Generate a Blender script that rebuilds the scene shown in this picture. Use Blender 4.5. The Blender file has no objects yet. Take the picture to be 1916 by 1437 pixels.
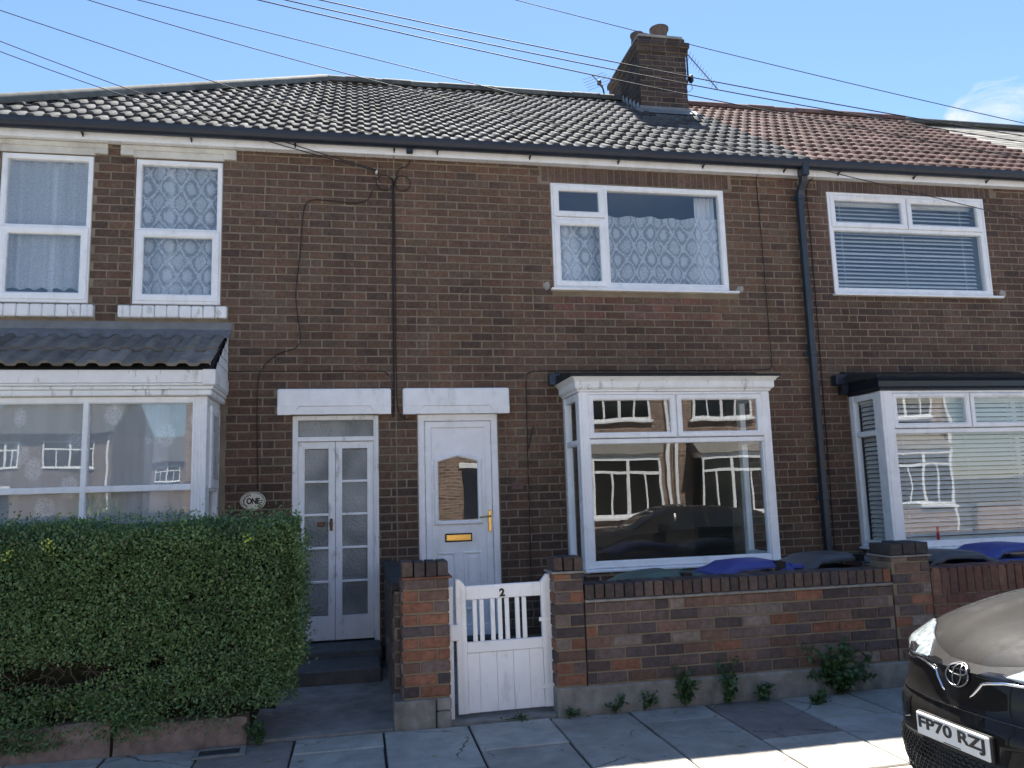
import bpy, bmesh, math, random
import numpy as np
from mathutils import Vector, Matrix

random.seed(7); rng = np.random.default_rng(11)
R = math.radians
sc = bpy.context.scene
col = sc.collection

# ------------------------------------------------------------------ camera
YAW, PITCH, ROLL, FPX = R(11.1204), R(7.7748), R(-1.7318), 1479.0
CAM = Vector((0, -8.2, 1.6))
fw = Vector((math.sin(YAW)*math.cos(PITCH), math.cos(YAW)*math.cos(PITCH), math.sin(PITCH)))
rt = Vector((math.cos(YAW), -math.sin(YAW), 0)); up = rt.cross(fw)
r2 = math.cos(ROLL)*rt + math.sin(ROLL)*up
u2 = -math.sin(ROLL)*rt + math.cos(ROLL)*up
cd = bpy.data.cameras.new('camera'); cam = bpy.data.objects.new('camera', cd); col.objects.link(cam)
cd.sensor_fit = 'HORIZONTAL'; cd.sensor_width = 36; cd.lens = FPX/1916*36
cd.clip_start = .05; cd.clip_end = 5000
M = Matrix((r2, u2, -fw)).transposed().to_4x4(); M.translation = CAM
cam.matrix_world = M
sc.camera = cam

# ------------------------------------------------------------------ sky, sun, exposure
SUN_AZ, SUN_EL = R(16), R(57.2)          # azimuth from +Y (behind the terrace) towards +X
wd = bpy.data.worlds.new('World'); sc.world = wd; wd.use_nodes = True
nt = wd.node_tree; nt.nodes.clear()
out = nt.nodes.new('ShaderNodeOutputWorld'); bg = nt.nodes.new('ShaderNodeBackground')
sky = nt.nodes.new('ShaderNodeTexSky'); sky.sky_type = 'NISHITA'; sky.sun_disc = False
sky.sun_elevation = SUN_EL; sky.sun_rotation = SUN_AZ
sky.air_density = 1.0; sky.dust_density = 0.05; sky.ozone_density = 5.0
tc = nt.nodes.new('ShaderNodeTexCoord')
mp = nt.nodes.new('ShaderNodeMapping'); mp.inputs['Scale'].default_value = (5.0, 5.0, 9.0)
mp.inputs['Location'].default_value = (1.3, .2, .4)
cn = nt.nodes.new('ShaderNodeTexNoise'); cn.inputs['Scale'].default_value = 2.6
cn.inputs['Detail'].default_value = 9; cn.inputs['Roughness'].default_value = .62; cn.inputs['Distortion'].default_value = .9
# a bank of fair-weather cloud low in the sky towards the far end of the street
dirv = Vector((.641, .668, .374)).normalized()
nrm = nt.nodes.new('ShaderNodeVectorMath'); nrm.operation = 'NORMALIZE'
dsub = nt.nodes.new('ShaderNodeVectorMath'); dsub.operation = 'SUBTRACT'; dsub.inputs[1].default_value = dirv
dmul = nt.nodes.new('ShaderNodeVectorMath'); dmul.operation = 'MULTIPLY'; dmul.inputs[1].default_value = (1, 1, 2.3)
dt = nt.nodes.new('ShaderNodeVectorMath'); dt.operation = 'LENGTH'
mr = nt.nodes.new('ShaderNodeMapRange'); mr.inputs[1].default_value = .02; mr.inputs[2].default_value = .125
mr.inputs[3].default_value = .12; mr.inputs[4].default_value = -.30
ad = nt.nodes.new('ShaderNodeMath'); ad.operation = 'ADD'
cr = nt.nodes.new('ShaderNodeMapRange'); cr.inputs[1].default_value = .50; cr.inputs[2].default_value = .70
cr.inputs[3].default_value = 0; cr.inputs[4].default_value = .85
mx = nt.nodes.new('ShaderNodeMix'); mx.data_type = 'RGBA'
L = nt.links.new
L(tc.outputs['Generated'], nrm.inputs[0]); L(nrm.outputs[0], dsub.inputs[0]); L(dsub.outputs[0], dmul.inputs[0]); L(dmul.outputs[0], dt.inputs[0]); L(nrm.outputs[0], mp.inputs[0]); L(mp.outputs[0], cn.inputs['Vector'])
L(dt.outputs['Value'], mr.inputs[0]); L(cn.outputs[0], ad.inputs[0]); L(mr.outputs[0], ad.inputs[1]); L(ad.outputs[0], cr.inputs[0])
L(cr.outputs[0], mx.inputs[0]); L(sky.outputs[0], mx.inputs[6]); mx.inputs[7].default_value = (4.2, 4.5, 4.7, 1)
L(mx.outputs[2], bg.inputs[0]); bg.inputs[1].default_value = .050
L(bg.outputs[0], out.inputs[0])
sl = bpy.data.lights.new('sun', 'SUN'); so = bpy.data.objects.new('sun', sl); col.objects.link(so)
sl.energy = 5.0; sl.angle = R(.5); sl.color = (1, .955, .88)
sdir = Vector((math.sin(SUN_AZ)*math.cos(SUN_EL), math.cos(SUN_AZ)*math.cos(SUN_EL), math.sin(SUN_EL)))
so.rotation_euler = sdir.to_track_quat('Z', 'Y').to_euler(); so.location = sdir*60
sc.view_settings.view_transform = 'Standard'; sc.view_settings.look = 'None'
sc.view_settings.exposure = 2.15; sc.view_settings.gamma = 1

# ------------------------------------------------------------------ materials
class NT:
    def __init__(s, name):
        s.m = bpy.data.materials.new(name); s.m.use_nodes = True
        s.t = s.m.node_tree; s.t.nodes.clear()
        s.o = s.t.nodes.new('ShaderNodeOutputMaterial')
    def n(s, t, **k):
        x = s.t.nodes.new(t)
        for a, b in k.items():
            if a.startswith('i_'):
                kk = a[2:]; x.inputs[int(kk) if kk.isdigit() else kk.replace('_', ' ')].default_value = b
            else: setattr(x, a, b)
        return x
    def l(s, a, b): s.t.links.new(a, b)
    def v(s, sock, val):
        if hasattr(val, 'is_output') or isinstance(val, bpy.types.NodeSocket): s.l(val, sock)
        else: sock.default_value = val
    def math(s, op, a, b=0.0, clamp=False):
        x = s.n('ShaderNodeMath', operation=op, use_clamp=clamp); s.v(x.inputs[0], a); s.v(x.inputs[1], b); return x.outputs[0]
    def mix(s, f, a, b, blend='MIX'):
        x = s.n('ShaderNodeMix', data_type='RGBA', blend_type=blend); s.v(x.inputs[0], f)
        for i, q in ((6, a), (7, b)):
            s.v(x.inputs[i], q if not isinstance(q, tuple) else (*q[:3], 1))
        return x.outputs[2]
    def pos(s): return s.n('ShaderNodeNewGeometry').outputs['Position']
    def obj(s): return s.n('ShaderNodeTexCoord').outputs['Object']
    def noise(s, vec, scale, detail=4, rough=.55, dist=0, out=0):
        x = s.n('ShaderNodeTexNoise'); x.inputs['Scale'].default_value = scale; x.inputs['Detail'].default_value = detail
        x.inputs['Roughness'].default_value = rough; x.inputs['Distortion'].default_value = dist
        if vec is not None: s.l(vec, x.inputs['Vector'])
        return x.outputs[out]
    def scalev(s, vec, sv):
        x = s.n('ShaderNodeMapping'); s.l(vec, x.inputs[0]); x.inputs['Scale'].default_value = sv; return x.outputs[0]
    def rng(s, v, a, b, c=0., d=1.):
        x = s.n('ShaderNodeMapRange'); s.v(x.inputs[0], v)
        for i, q in enumerate((a, b, c, d)): x.inputs[i+1].default_value = q
        return x.outputs[0]
    def bump(s, h, strength=.3, dist=.01):
        x = s.n('ShaderNodeBump'); x.inputs['Strength'].default_value = strength; x.inputs['Distance'].default_value = dist
        s.l(h, x.inputs['Height']); return x.outputs[0]
    def bsdf(s, color, rough=.6, spec=.4, normal=None, metal=0, coat=0, **k):
        x = s.n('ShaderNodeBsdfPrincipled')
        s.v(x.inputs['Base Color'], color if not isinstance(color, tuple) else (*color[:3], 1))
        s.v(x.inputs['Roughness'], rough); s.v(x.inputs['Specular IOR Level'], spec); s.v(x.inputs['Metallic'], metal)
        x.inputs['Coat Weight'].default_value = coat
        if coat: x.inputs['Coat Roughness'].default_value = k.get('cr', .03)
        if normal is not None: s.l(normal, x.inputs['Normal'])
        return x.outputs[0]
    def done(s, sh): s.l(sh, s.o.inputs[0]); return s.m

def mat_brick(name, src):
    t = NT(name); p = t.pos()
    if src == 'obj': c = t.n('ShaderNodeObjectInfo').outputs['Color']
    else: c = t.n('ShaderNodeAttribute', attribute_name='bcol').outputs['Color']
    n1 = t.noise(p, 26, 5, .6); n2 = t.noise(p, 170, 3, .6); n3 = t.noise(p, 1.3, 4, .6); n4 = t.noise(p, 9, 5, .7, .6)
    f = t.math('MULTIPLY', t.rng(n1, .25, .75, .62, 1.38), t.rng(n2, .2, .8, .8, 1.2))
    n5 = t.noise(t.scalev(p, (3.2, 3.2, .45)), 1.0, 5, .62, .3)
    f = t.math('MULTIPLY', f, t.math('MULTIPLY', t.rng(n3, .3, .7, .80, 1.18), t.rng(n5, .35, .7, 1.08, .78)))
    vm = t.n('ShaderNodeVectorMath', operation='SCALE'); t.l(c, vm.inputs[0]); t.l(f, vm.inputs[3])
    cc = t.mix(t.rng(n4, .62, .8, 0, .35), vm.outputs[0], (.30, .265, .235))
    h = t.math('ADD', t.math('MULTIPLY', n1, .6), t.math('MULTIPLY', n2, .4))
    return t.done(t.bsdf(cc, .88, .25, t.bump(h, .55, .006)))
def mat_plain(name, c, rough=.6, spec=.4, var=.12, scale=6, bump=0, bscale=90, metal=0, coat=0, dirt=None, dirtc=(.12, .11, .1), objcol=False):
    t = NT(name); p = t.pos()
    n1 = t.noise(p, scale, 5, .6)
    base = c
    if objcol:
        base = t.mix(1.0, t.n('ShaderNodeObjectInfo').outputs['Color'], c, 'MULTIPLY')
    cc = t.mix(t.rng(n1, .3, .7), base if objcol else tuple(q*(1-var) for q in c), tuple(min(1, q*(1+var)) for q in c)) if not objcol else base
    if objcol:
        vm = t.n('ShaderNodeVectorMath', operation='SCALE'); t.l(base, vm.inputs[0]); t.l(t.rng(n1, .3, .7, 1-var, 1+var), vm.inputs[3]); cc = vm.outputs[0]
    if dirt:
        nd = t.noise(t.scalev(p, (1, 1, .35)), dirt[0], 6, .65, .4)
        cc = t.mix(t.rng(nd, dirt[1], dirt[2], 0, dirt[3]), cc, dirtc)
    nm = t.bump(t.noise(p, bscale, 4, .6), bump, .004) if bump else None
    return t.done(t.bsdf(cc, t.rng(n1, .3, .7, max(0, rough-.06), min(1, rough+.06)), spec, nm, metal, coat))

MT = {}
MT['brick'] = mat_brick('brick_face', 'obj'); MT['brick_attr'] = mat_brick('brick_face_joined', 'attr')
MT['mortar'] = mat_plain('mortar', (.222, .182, .134), .95, .1, .25, 5, .6, 140)
MT['upvc'] = mat_plain('white_upvc', (.86, .865, .87), .28, .45, .03, 3, dirt=(6, .50, .80, .34), dirtc=(.44, .41, .35))
MT['white_paint'] = mat_plain('white_gloss_paint', (.85, .855, .86), .38, .4, .04, 5, .1, 60, dirt=(9, .60, .78, .4), dirtc=(.33, .31, .28))
MT['old_paint'] = mat_plain('old_white_paint', (.82, .82, .81), .5, .35, .07, 6, .25, 40, dirt=(13, .57, .70, .7), dirtc=(.28, .25, .21))
MT['lintel_white'] = mat_plain('painted_concrete', (.88, .88, .87), .75, .25, .05, 9, .5, 45, dirt=(6, .56, .72, .4), dirtc=(.48, .45, .40))
MT['cream'] = mat_plain('cream_concrete', (.62, .60, .54), .85, .2, .12, 6, .5, 60, dirt=(4, .5, .75, .5), dirtc=(.28, .25, .2))
MT['concrete'] = mat_plain('aged_concrete', (.24, .225, .20), .9, .2, .3, 9, .8, 90, dirt=(3, .5, .7, .55), dirtc=(.06, .062, .05))
MT['pink_concrete'] = mat_plain('red_concrete_edging', (.215, .16, .135), .92, .2, .3, 14, .9, 120, dirt=(3, .5, .75, .5), dirtc=(.07, .055, .05))
MT['yard'] = mat_plain('yard_concrete', (.25, .245, .23), .9, .2, .3, 5, .7, 70, dirt=(2, .5, .75, .5), dirtc=(.05, .05, .045))
MT['step'] = mat_plain('painted_step', (.10, .105, .105), .75, .3, .3, 7, .4, 60)
def mat_slab():
    t = NT('paving_stone'); p = t.pos(); oc = t.n('ShaderNodeObjectInfo'); c = oc.outputs['Color']
    n1 = t.noise(p, 5, 6, .65, .3); n2 = t.noise(p, 150, 3, .6); n3 = t.noise(p, 1.7, 5, .6, .4)
    f = t.math('MULTIPLY', t.rng(n1, .3, .7, .78, 1.18), t.rng(n2, .25, .75, .84, 1.14))
    f = t.math('MULTIPLY', f, t.rng(n3, .3, .7, .82, 1.12))
    vm = t.n('ShaderNodeVectorMath', operation='SCALE'); t.l(c, vm.inputs[0]); t.l(f, vm.inputs[3])
    sp = t.n('ShaderNodeTexVoronoi', feature='F1'); sp.inputs['Scale'].default_value = 6.5; t.l(p, sp.inputs['Vector'])
    gum = t.math('MULTIPLY', t.rng(t.math('ADD', sp.outputs[0], t.math('MULTIPLY', n1, .06)), .10, .125, 1, 0), .55)
    cc = t.mix(gum, vm.outputs[0], (.075, .07, .064))
    ck = t.n('ShaderNodeTexVoronoi', feature='DISTANCE_TO_EDGE'); ck.inputs['Scale'].default_value = 1.1
    wv = t.n('ShaderNodeVectorMath', operation='MULTIPLY_ADD'); t.l(t.noise(p, 6, 4, .6, 0, 1), wv.inputs[0]); wv.inputs[1].default_value = (.18, .18, .0); t.l(p, wv.inputs[2]); t.l(wv.outputs[0], ck.inputs['Vector'])
    crack = t.math('MULTIPLY', t.rng(ck.outputs[0], .004, .010, 1, 0), t.rng(n3, .48, .60, 0, .8))
    cc = t.mix(crack, cc, (.04, .037, .032))
    return t.done(t.bsdf(cc, .9, .2, t.bump(t.math('ADD', t.math('MULTIPLY', n2, .5), n1), .5, .005)))
MT['slab'] = mat_slab()
MT['kerb'] = mat_plain('kerb_stone', (.36, .34, .31), .85, .25, .15, 7, .5, 90)
MT['bed'] = mat_plain('joint_soil', (.05, .046, .036), .95, .1, .4, 9, .6, 80)
MT['asphalt'] = mat_plain('asphalt', (.15, .146, .14), .9, .25, .25, 3, .9, 160)
MT['ground'] = mat_plain('ground_earth', (.075, .075, .065), .95, .15, .3, .4, .5, 8)
MT['gutter'] = mat_plain('dark_blue_plastic', (.016, .022, .036), .38, .45, .2, 4, dirt=(7, .6, .8, .35), dirtc=(.09, .09, .09))
MT['pipe'] = mat_plain('blue_grey_plastic', (.030, .042, .058), .42, .45, .2, 4, dirt=(7, .6, .8, .3), dirtc=(.10, .10, .10))
MT['lead'] = mat_plain('lead_flashing', (.17, .175, .18), .5, .5, .2, 8, .2, 30)
MT['leadpale'] = mat_plain('weathered_lead', (.32, .34, .36), .55, .5, .25, 8, .2, 30)
MT['felt'] = mat_plain('roof_felt', (.03, .031, .032), .9, .2, .3, 20, .5, 160)
def mat_tile(name, c, moss, mossc, rough=.5):
    t = NT(name); p = t.pos()
    oi = t.n('ShaderNodeObjectInfo').outputs['Random']
    n1 = t.noise(p, 8, 5, .65); n2 = t.noise(p, 60, 4, .6); n3 = t.noise(p, 2.2, 4, .6, .5)
    f = t.math('MULTIPLY', t.rng(n1, .25, .75, .7, 1.3), t.rng(oi, 0, 1, .62, 1.36))
    vm = t.n('ShaderNodeVectorMath', operation='SCALE'); vm.inputs[0].default_value = c; t.l(f, vm.inputs[3])
    cc = t.mix(t.rng(t.math('ADD', n1, t.math('MULTIPLY', n3, .6)), .86, 1.05, 0, moss), vm.outputs[0], mossc)
    return t.done(t.bsdf(cc, t.rng(n2, .3, .7, rough-.08, rough+.1), .05, t.bump(n2, .4, .004)))
MT['tile'] = mat_tile('dark_roof_tile', (.088, .090, .094), .4, (.14, .14, .115), .8)
MT['tile_red'] = mat_tile('red_roof_tile', (.165, .105, .09), .4, (.13, .10, .09), .8)
MT['tile_bay'] = mat_tile('grey_bay_tile', (.165, .155, .14), .5, (.21, .205, .18), .85)
MT['slate'] = mat_tile('pale_slate', (.26, .245, .215), .4, (.3, .29, .25), .5)
MT['ridge'] = mat_tile('ridge_tile', (.12, .12, .11), .7, (.19, .19, .15), .8)
MT['gold'] = mat_plain('polished_brass', (.78, .53, .16), .22, .5, .05, 5, metal=1)
MT['rust'] = mat_plain('tarnished_brass', (.16, .085, .05), .5, .4, .4, 40, .3, 120, metal=.6)
MT['black'] = mat_plain('black_plastic', (.012, .012, .013), .45, .4, .2, 5)
MT['cable'] = mat_plain('black_cable', (.016, .014, .016), .5, .35, .2, 5)
MT['wire'] = mat_plain('overhead_wire', (.03, .033, .04), .75, .2, .2, 2)
MT['steel'] = mat_plain('aerial_aluminium', (.28, .28, .29), .4, .5, .2, 6, metal=.7)
MT['pot'] = mat_plain('chimney_pot_clay', (.11, .085, .075), .85, .2, .3, 9, .4, 60)
MT['cement'] = mat_plain('cement_flaunching', (.30, .285, .25), .9, .2, .25, 9, .5, 60)
MT['plaster'] = mat_plain('room_plaster', (.30, .29, .27), .9, .2, .1, 2)
MT['fabric'] = mat_plain('white_drape', (.72, .74, .78), .9, .15, .06, 4)
MT['blind'] = mat_plain('white_blind_slat', (.74, .73, .70), .45, .35, .04, 3)
MT['navy'] = mat_plain('navy_gloss_paint', (.010, .013, .022), .3, .5, .2, 4, dirt=(6, .6, .85, .3), dirtc=(.06, .06, .06))
MT['gate'] = mat_plain('gate_white_paint', (.86, .865, .87), .4, .4, .04, 5, .15, 35, dirt=(11, .56, .74, .5), dirtc=(.42, .39, .33))
MT['twig'] = mat_plain('twig_bark', (.085, .068, .052), .9, .2, .3, 30, .5, 90)
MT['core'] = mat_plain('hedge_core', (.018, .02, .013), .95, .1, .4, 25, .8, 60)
MT['iron'] = mat_plain('cast_iron', (.04, .04, .04), .7, .4, .3, 30, .4, 90)
for nm, c in (('blue', (.034, .055, .26)), ('green', (.06, .115, .095)), ('grey', (.062, .068, .075))):
    MT['bin_'+nm] = mat_plain('bin_plastic_'+nm, c, .42, .45, .15, 4, .15, 200, dirt=(6, .58, .8, .3), dirtc=(.14, .14, .14))
def mat_glass():
    t = NT('window_glass'); p = t.pos()
    n = t.noise(p, 1.9, 1, .4)
    nm = t.bump(n, .032, .05)
    lw = t.n('ShaderNodeLayerWeight'); lw.inputs['Blend'].default_value = .5; t.l(nm, lw.inputs['Normal'])
    fres = t.math('ADD', .062, t.math('MULTIPLY', t.math('POWER', lw.outputs['Facing'], 5.0), .93))
    g = t.n('ShaderNodeBsdfGlossy'); g.inputs['Roughness'].default_value = .0; t.l(nm, g.inputs['Normal']); g.inputs['Color'].default_value = (.97, .98, 1, 1)
    tr = t.n('ShaderNodeBsdfTransparent'); tr.inputs['Color'].default_value = (.95, .965, .965, 1)
    m = t.n('ShaderNodeMixShader'); t.l(fres, m.inputs[0]); t.l(tr.outputs[0], m.inputs[1]); t.l(g.outputs[0], m.inputs[2])
    return t.done(m.outputs[0])
MT['glass'] = mat_glass()
def mat_obscure():
    t = NT('obscured_glass'); p = t.pos()
    v = t.n('ShaderNodeTexVoronoi', feature='SMOOTH_F1'); v.inputs['Scale'].default_value = 75; t.l(t.scalev(p, (1, 1, .55)), v.inputs['Vector'])
    n = t.noise(t.scalev(p, (1, 1, .6)), 55, 3, .6, 1.5)
    h = t.math('ADD', v.outputs[0], t.math('MULTIPLY', n, .8))
    n2 = t.noise(p, 2.2, 2, .5)
    c = t.mix(t.rng(n2, .35, .65), (.17, .178, .168), (.36, .365, .345))
    return t.done(t.bsdf(c, .12, .6, t.bump(h, .9, .012)))
MT['obscure'] = mat_obscure()
def mat_lace(name, kind):
    t = NT(name); p = t.pos()
    sx = t.n('ShaderNodeSeparateXYZ'); t.l(p, sx.inputs[0])
    wn = t.noise(p, 2.3, 3, .5)
    x, z = t.math('ADD', sx.outputs[0], t.math('MULTIPLY', t.math('SUBTRACT', wn, .5), .16)), sx.outputs[2]
    fine = t.n('ShaderNodeTexVoronoi', feature='F1'); fine.inputs['Scale'].default_value = 62; t.l(p, fine.inputs['Vector'])
    nf = t.noise(p, 62, 3, .62, .4)
    if kind == 'damask':
        a = t.math('COSINE', t.math('MULTIPLY', x, 2*math.pi/.20)); b = t.math('COSINE', t.math('MULTIPLY', z, 2*math.pi/.31))
        sm = t.math('ADD', a, b)
        line = t.rng(t.math('ABSOLUTE', t.math('ADD', sm, t.math('MULTIPLY', t.math('SUBTRACT', nf, .5), 2.4))), .10, .36, 1, 0)
        med = t.math('MULTIPLY', t.rng(t.math('ADD', sm, t.math('MULTIPLY', t.math('SUBTRACT', nf, .5), 1.8)), .75, 1.1), t.rng(fine.outputs[0], .25, .6, 1, .45))
        spr = t.math('MULTIPLY', t.rng(t.math('ADD', t.math('MULTIPLY', sm, -1), t.math('MULTIPLY', t.math('SUBTRACT', nf, .5), 2.4)), 1.1, 1.5), .8)
        den = t.math('ADD', .42, t.math('MULTIPLY', t.math('MAXIMUM', t.math('MAXIMUM', line, med), spr), .52))
    elif kind == 'rose':
        v = t.n('ShaderNodeTexVoronoi', feature='F1'); v.inputs['Scale'].default_value = 4.6; v.inputs['Randomness'].default_value = .7
        t.l(t.scalev(p, (1, 0, .75)), v.inputs['Vector'])
        inside = t.rng(t.math('ADD', v.outputs[0], t.math('MULTIPLY', t.math('SUBTRACT', nf, .5), .35)), .30, .40, 1, 0)
        pet = t.n('ShaderNodeTexVoronoi', feature='DISTANCE_TO_EDGE'); pet.inputs['Scale'].default_value = 42; t.l(p, pet.inputs['Vector'])
        den = t.math('ADD', .62, t.math('MULTIPLY', inside, t.rng(pet.outputs[0], .04, .18, .38, .12)))
    else:
        den = t.rng(fine.outputs[0], .1, .6, .52, .70)
    df = t.n('ShaderNodeBsdfDiffuse'); df.inputs['Color'].default_value = (.82, .84, .88, 1)
    tl = t.n('ShaderNodeBsdfTranslucent'); tl.inputs['Color'].default_value = (.8, .82, .86, 1)
    dm = t.n('ShaderNodeMixShader'); dm.inputs[0].default_value = .25; t.l(df.outputs[0], dm.inputs[1]); t.l(tl.outputs[0], dm.inputs[2])
    tr = t.n('ShaderNodeBsdfTransparent')
    m = t.n('ShaderNodeMixShader'); t.v(m.inputs[0], den); t.l(tr.outputs[0], m.inputs[1]); t.l(dm.outputs[0], m.inputs[2])
    return t.done(m.outputs[0])
MT['lace_damask'] = mat_lace('damask_lace', 'damask'); MT['lace_rose'] = mat_lace('rose_lace', 'rose'); MT['net'] = mat_lace('plain_net', 'net')
def mat_leaf(name, c1, c2, c3):
    t = NT(name)
    a = t.n('ShaderNodeAttribute', attribute_name='lv').outputs['Fac']
    c = t.mix(t.rng(a, 0, .6), c1, c2); c = t.mix(t.rng(a, .965, .99), c, c3)
    b = t.bsdf(c, .38, .45)
    tl = t.n('ShaderNodeBsdfTranslucent'); t.l(c, tl.inputs['Color'])
    m = t.n('ShaderNodeMixShader'); m.inputs[0].default_value = .22; t.l(b, m.inputs[1]); t.l(tl.outputs[0], m.inputs[2])
    return t.done(m.outputs[0])
MT['leaf'] = mat_leaf('privet_leaf', (.082, .150, .064), (.155, .255, .098), (.24, .21, .11))
MT['leaf_young'] = mat_leaf('young_leaf', (.30, .42, .05), (.42, .50, .08), (.42, .50, .08))
MT['weed'] = mat_leaf('weed_leaf', (.035, .075, .03), (.07, .13, .045), (.12, .16, .05))
MT['dry'] = mat_plain('dry_leaf', (.34, .29, .12), .8, .2, .35, 60)
def mat_farbrick(name, c1, c2):
    t = NT(name); p = t.pos()
    sx = t.n('ShaderNodeSeparateXYZ'); t.l(p, sx.inputs[0])
    cb = t.n('ShaderNodeCombineXYZ'); t.l(t.math('ADD', sx.outputs[0], sx.outputs[1]), cb.inputs[0]); t.l(sx.outputs[2], cb.inputs[1])
    b = t.n('ShaderNodeTexBrick'); t.l(cb.outputs[0], b.inputs['Vector'])
    b.inputs['Color1'].default_value = (*c1, 1); b.inputs['Color2'].default_value = (*c2, 1); b.inputs['Mortar'].default_value = (.36, .31, .26, 1)
    b.inputs['Scale'].default_value = 1; b.inputs['Brick Width'].default_value = .2305; b.inputs['Row Height'].default_value = .0852; b.inputs['Mortar Size'].default_value = .011
    n = t.noise(p, 2, 4, .6)
    vm = t.n('ShaderNodeVectorMath', operation='SCALE'); t.l(b.outputs[0], vm.inputs[0]); t.l(t.rng(n, .3, .7, .8, 1.2), vm.inputs[3])
    return t.done(t.bsdf(vm.outputs[0], .9, .2))
MT['farbrick'] = mat_farbrick('far_brickwork', (.30, .195, .145), (.15, .095, .075))
MT['farbrick2'] = mat_farbrick('side_brickwork', (.13, .085, .07), (.09, .062, .056))
def mat_paint():
    t = NT('dark_metallic_paint'); p = t.pos()
    n = t.noise(p, 420, 2, .5); n2 = t.noise(p, 9, 6, .7, .3)
    c = t.mix(t.rng(n, .35, .75), (.006, .006, .007), (.016, .014, .013))
    c = t.mix(t.rng(n2, .35, .8, .01, .04), c, (.20, .17, .14))
    return t.done(t.bsdf(c, t.rng(n2, .35, .7, .45, .6), .04, None, .0, .36, cr=.02))
MT['paint'] = mat_paint()
MT['trim'] = mat_plain('car_black_trim', (.014, .015, .017), .5, .4, .2, 30, .3, 260)
MT['gloss'] = mat_plain('car_gloss_black', (.008, .008, .009), .1, .5, .2, 4)
MT['chrome'] = mat_plain('chrome', (.75, .76, .78), .12, .5, .03, 4, metal=1)
MT['plate'] = mat_plain('plate_white', (.70, .70, .68), .35, .4, .03, 5)
MT['ink'] = mat_plain('plate_black', (.012, .012, .014), .4, .4, .1, 5)
MT['rubber'] = mat_plain('tyre_rubber', (.02, .02, .02), .85, .2, .2, 30, .3, 120)
MT['alloy'] = mat_plain('wheel_alloy', (.26, .26, .27), .35, .5, .1, 6, metal=.9)
def mat_carglass():
    t = NT('car_glass'); return t.done(t.bsdf((.012, .013, .013), .03, .6))
MT['carglass'] = mat_carglass()
def mat_lens():
    t = NT('headlamp_lens'); p = t.pos()
    n = t.noise(p, 30, 2, .5)
    c = t.mix(t.rng(n, .4, .6), (.20, .225, .235), (.36, .40, .41))
    return t.done(t.bsdf(c, .15, .6, None, .1, .8))
MT['lens'] = mat_lens()

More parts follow.
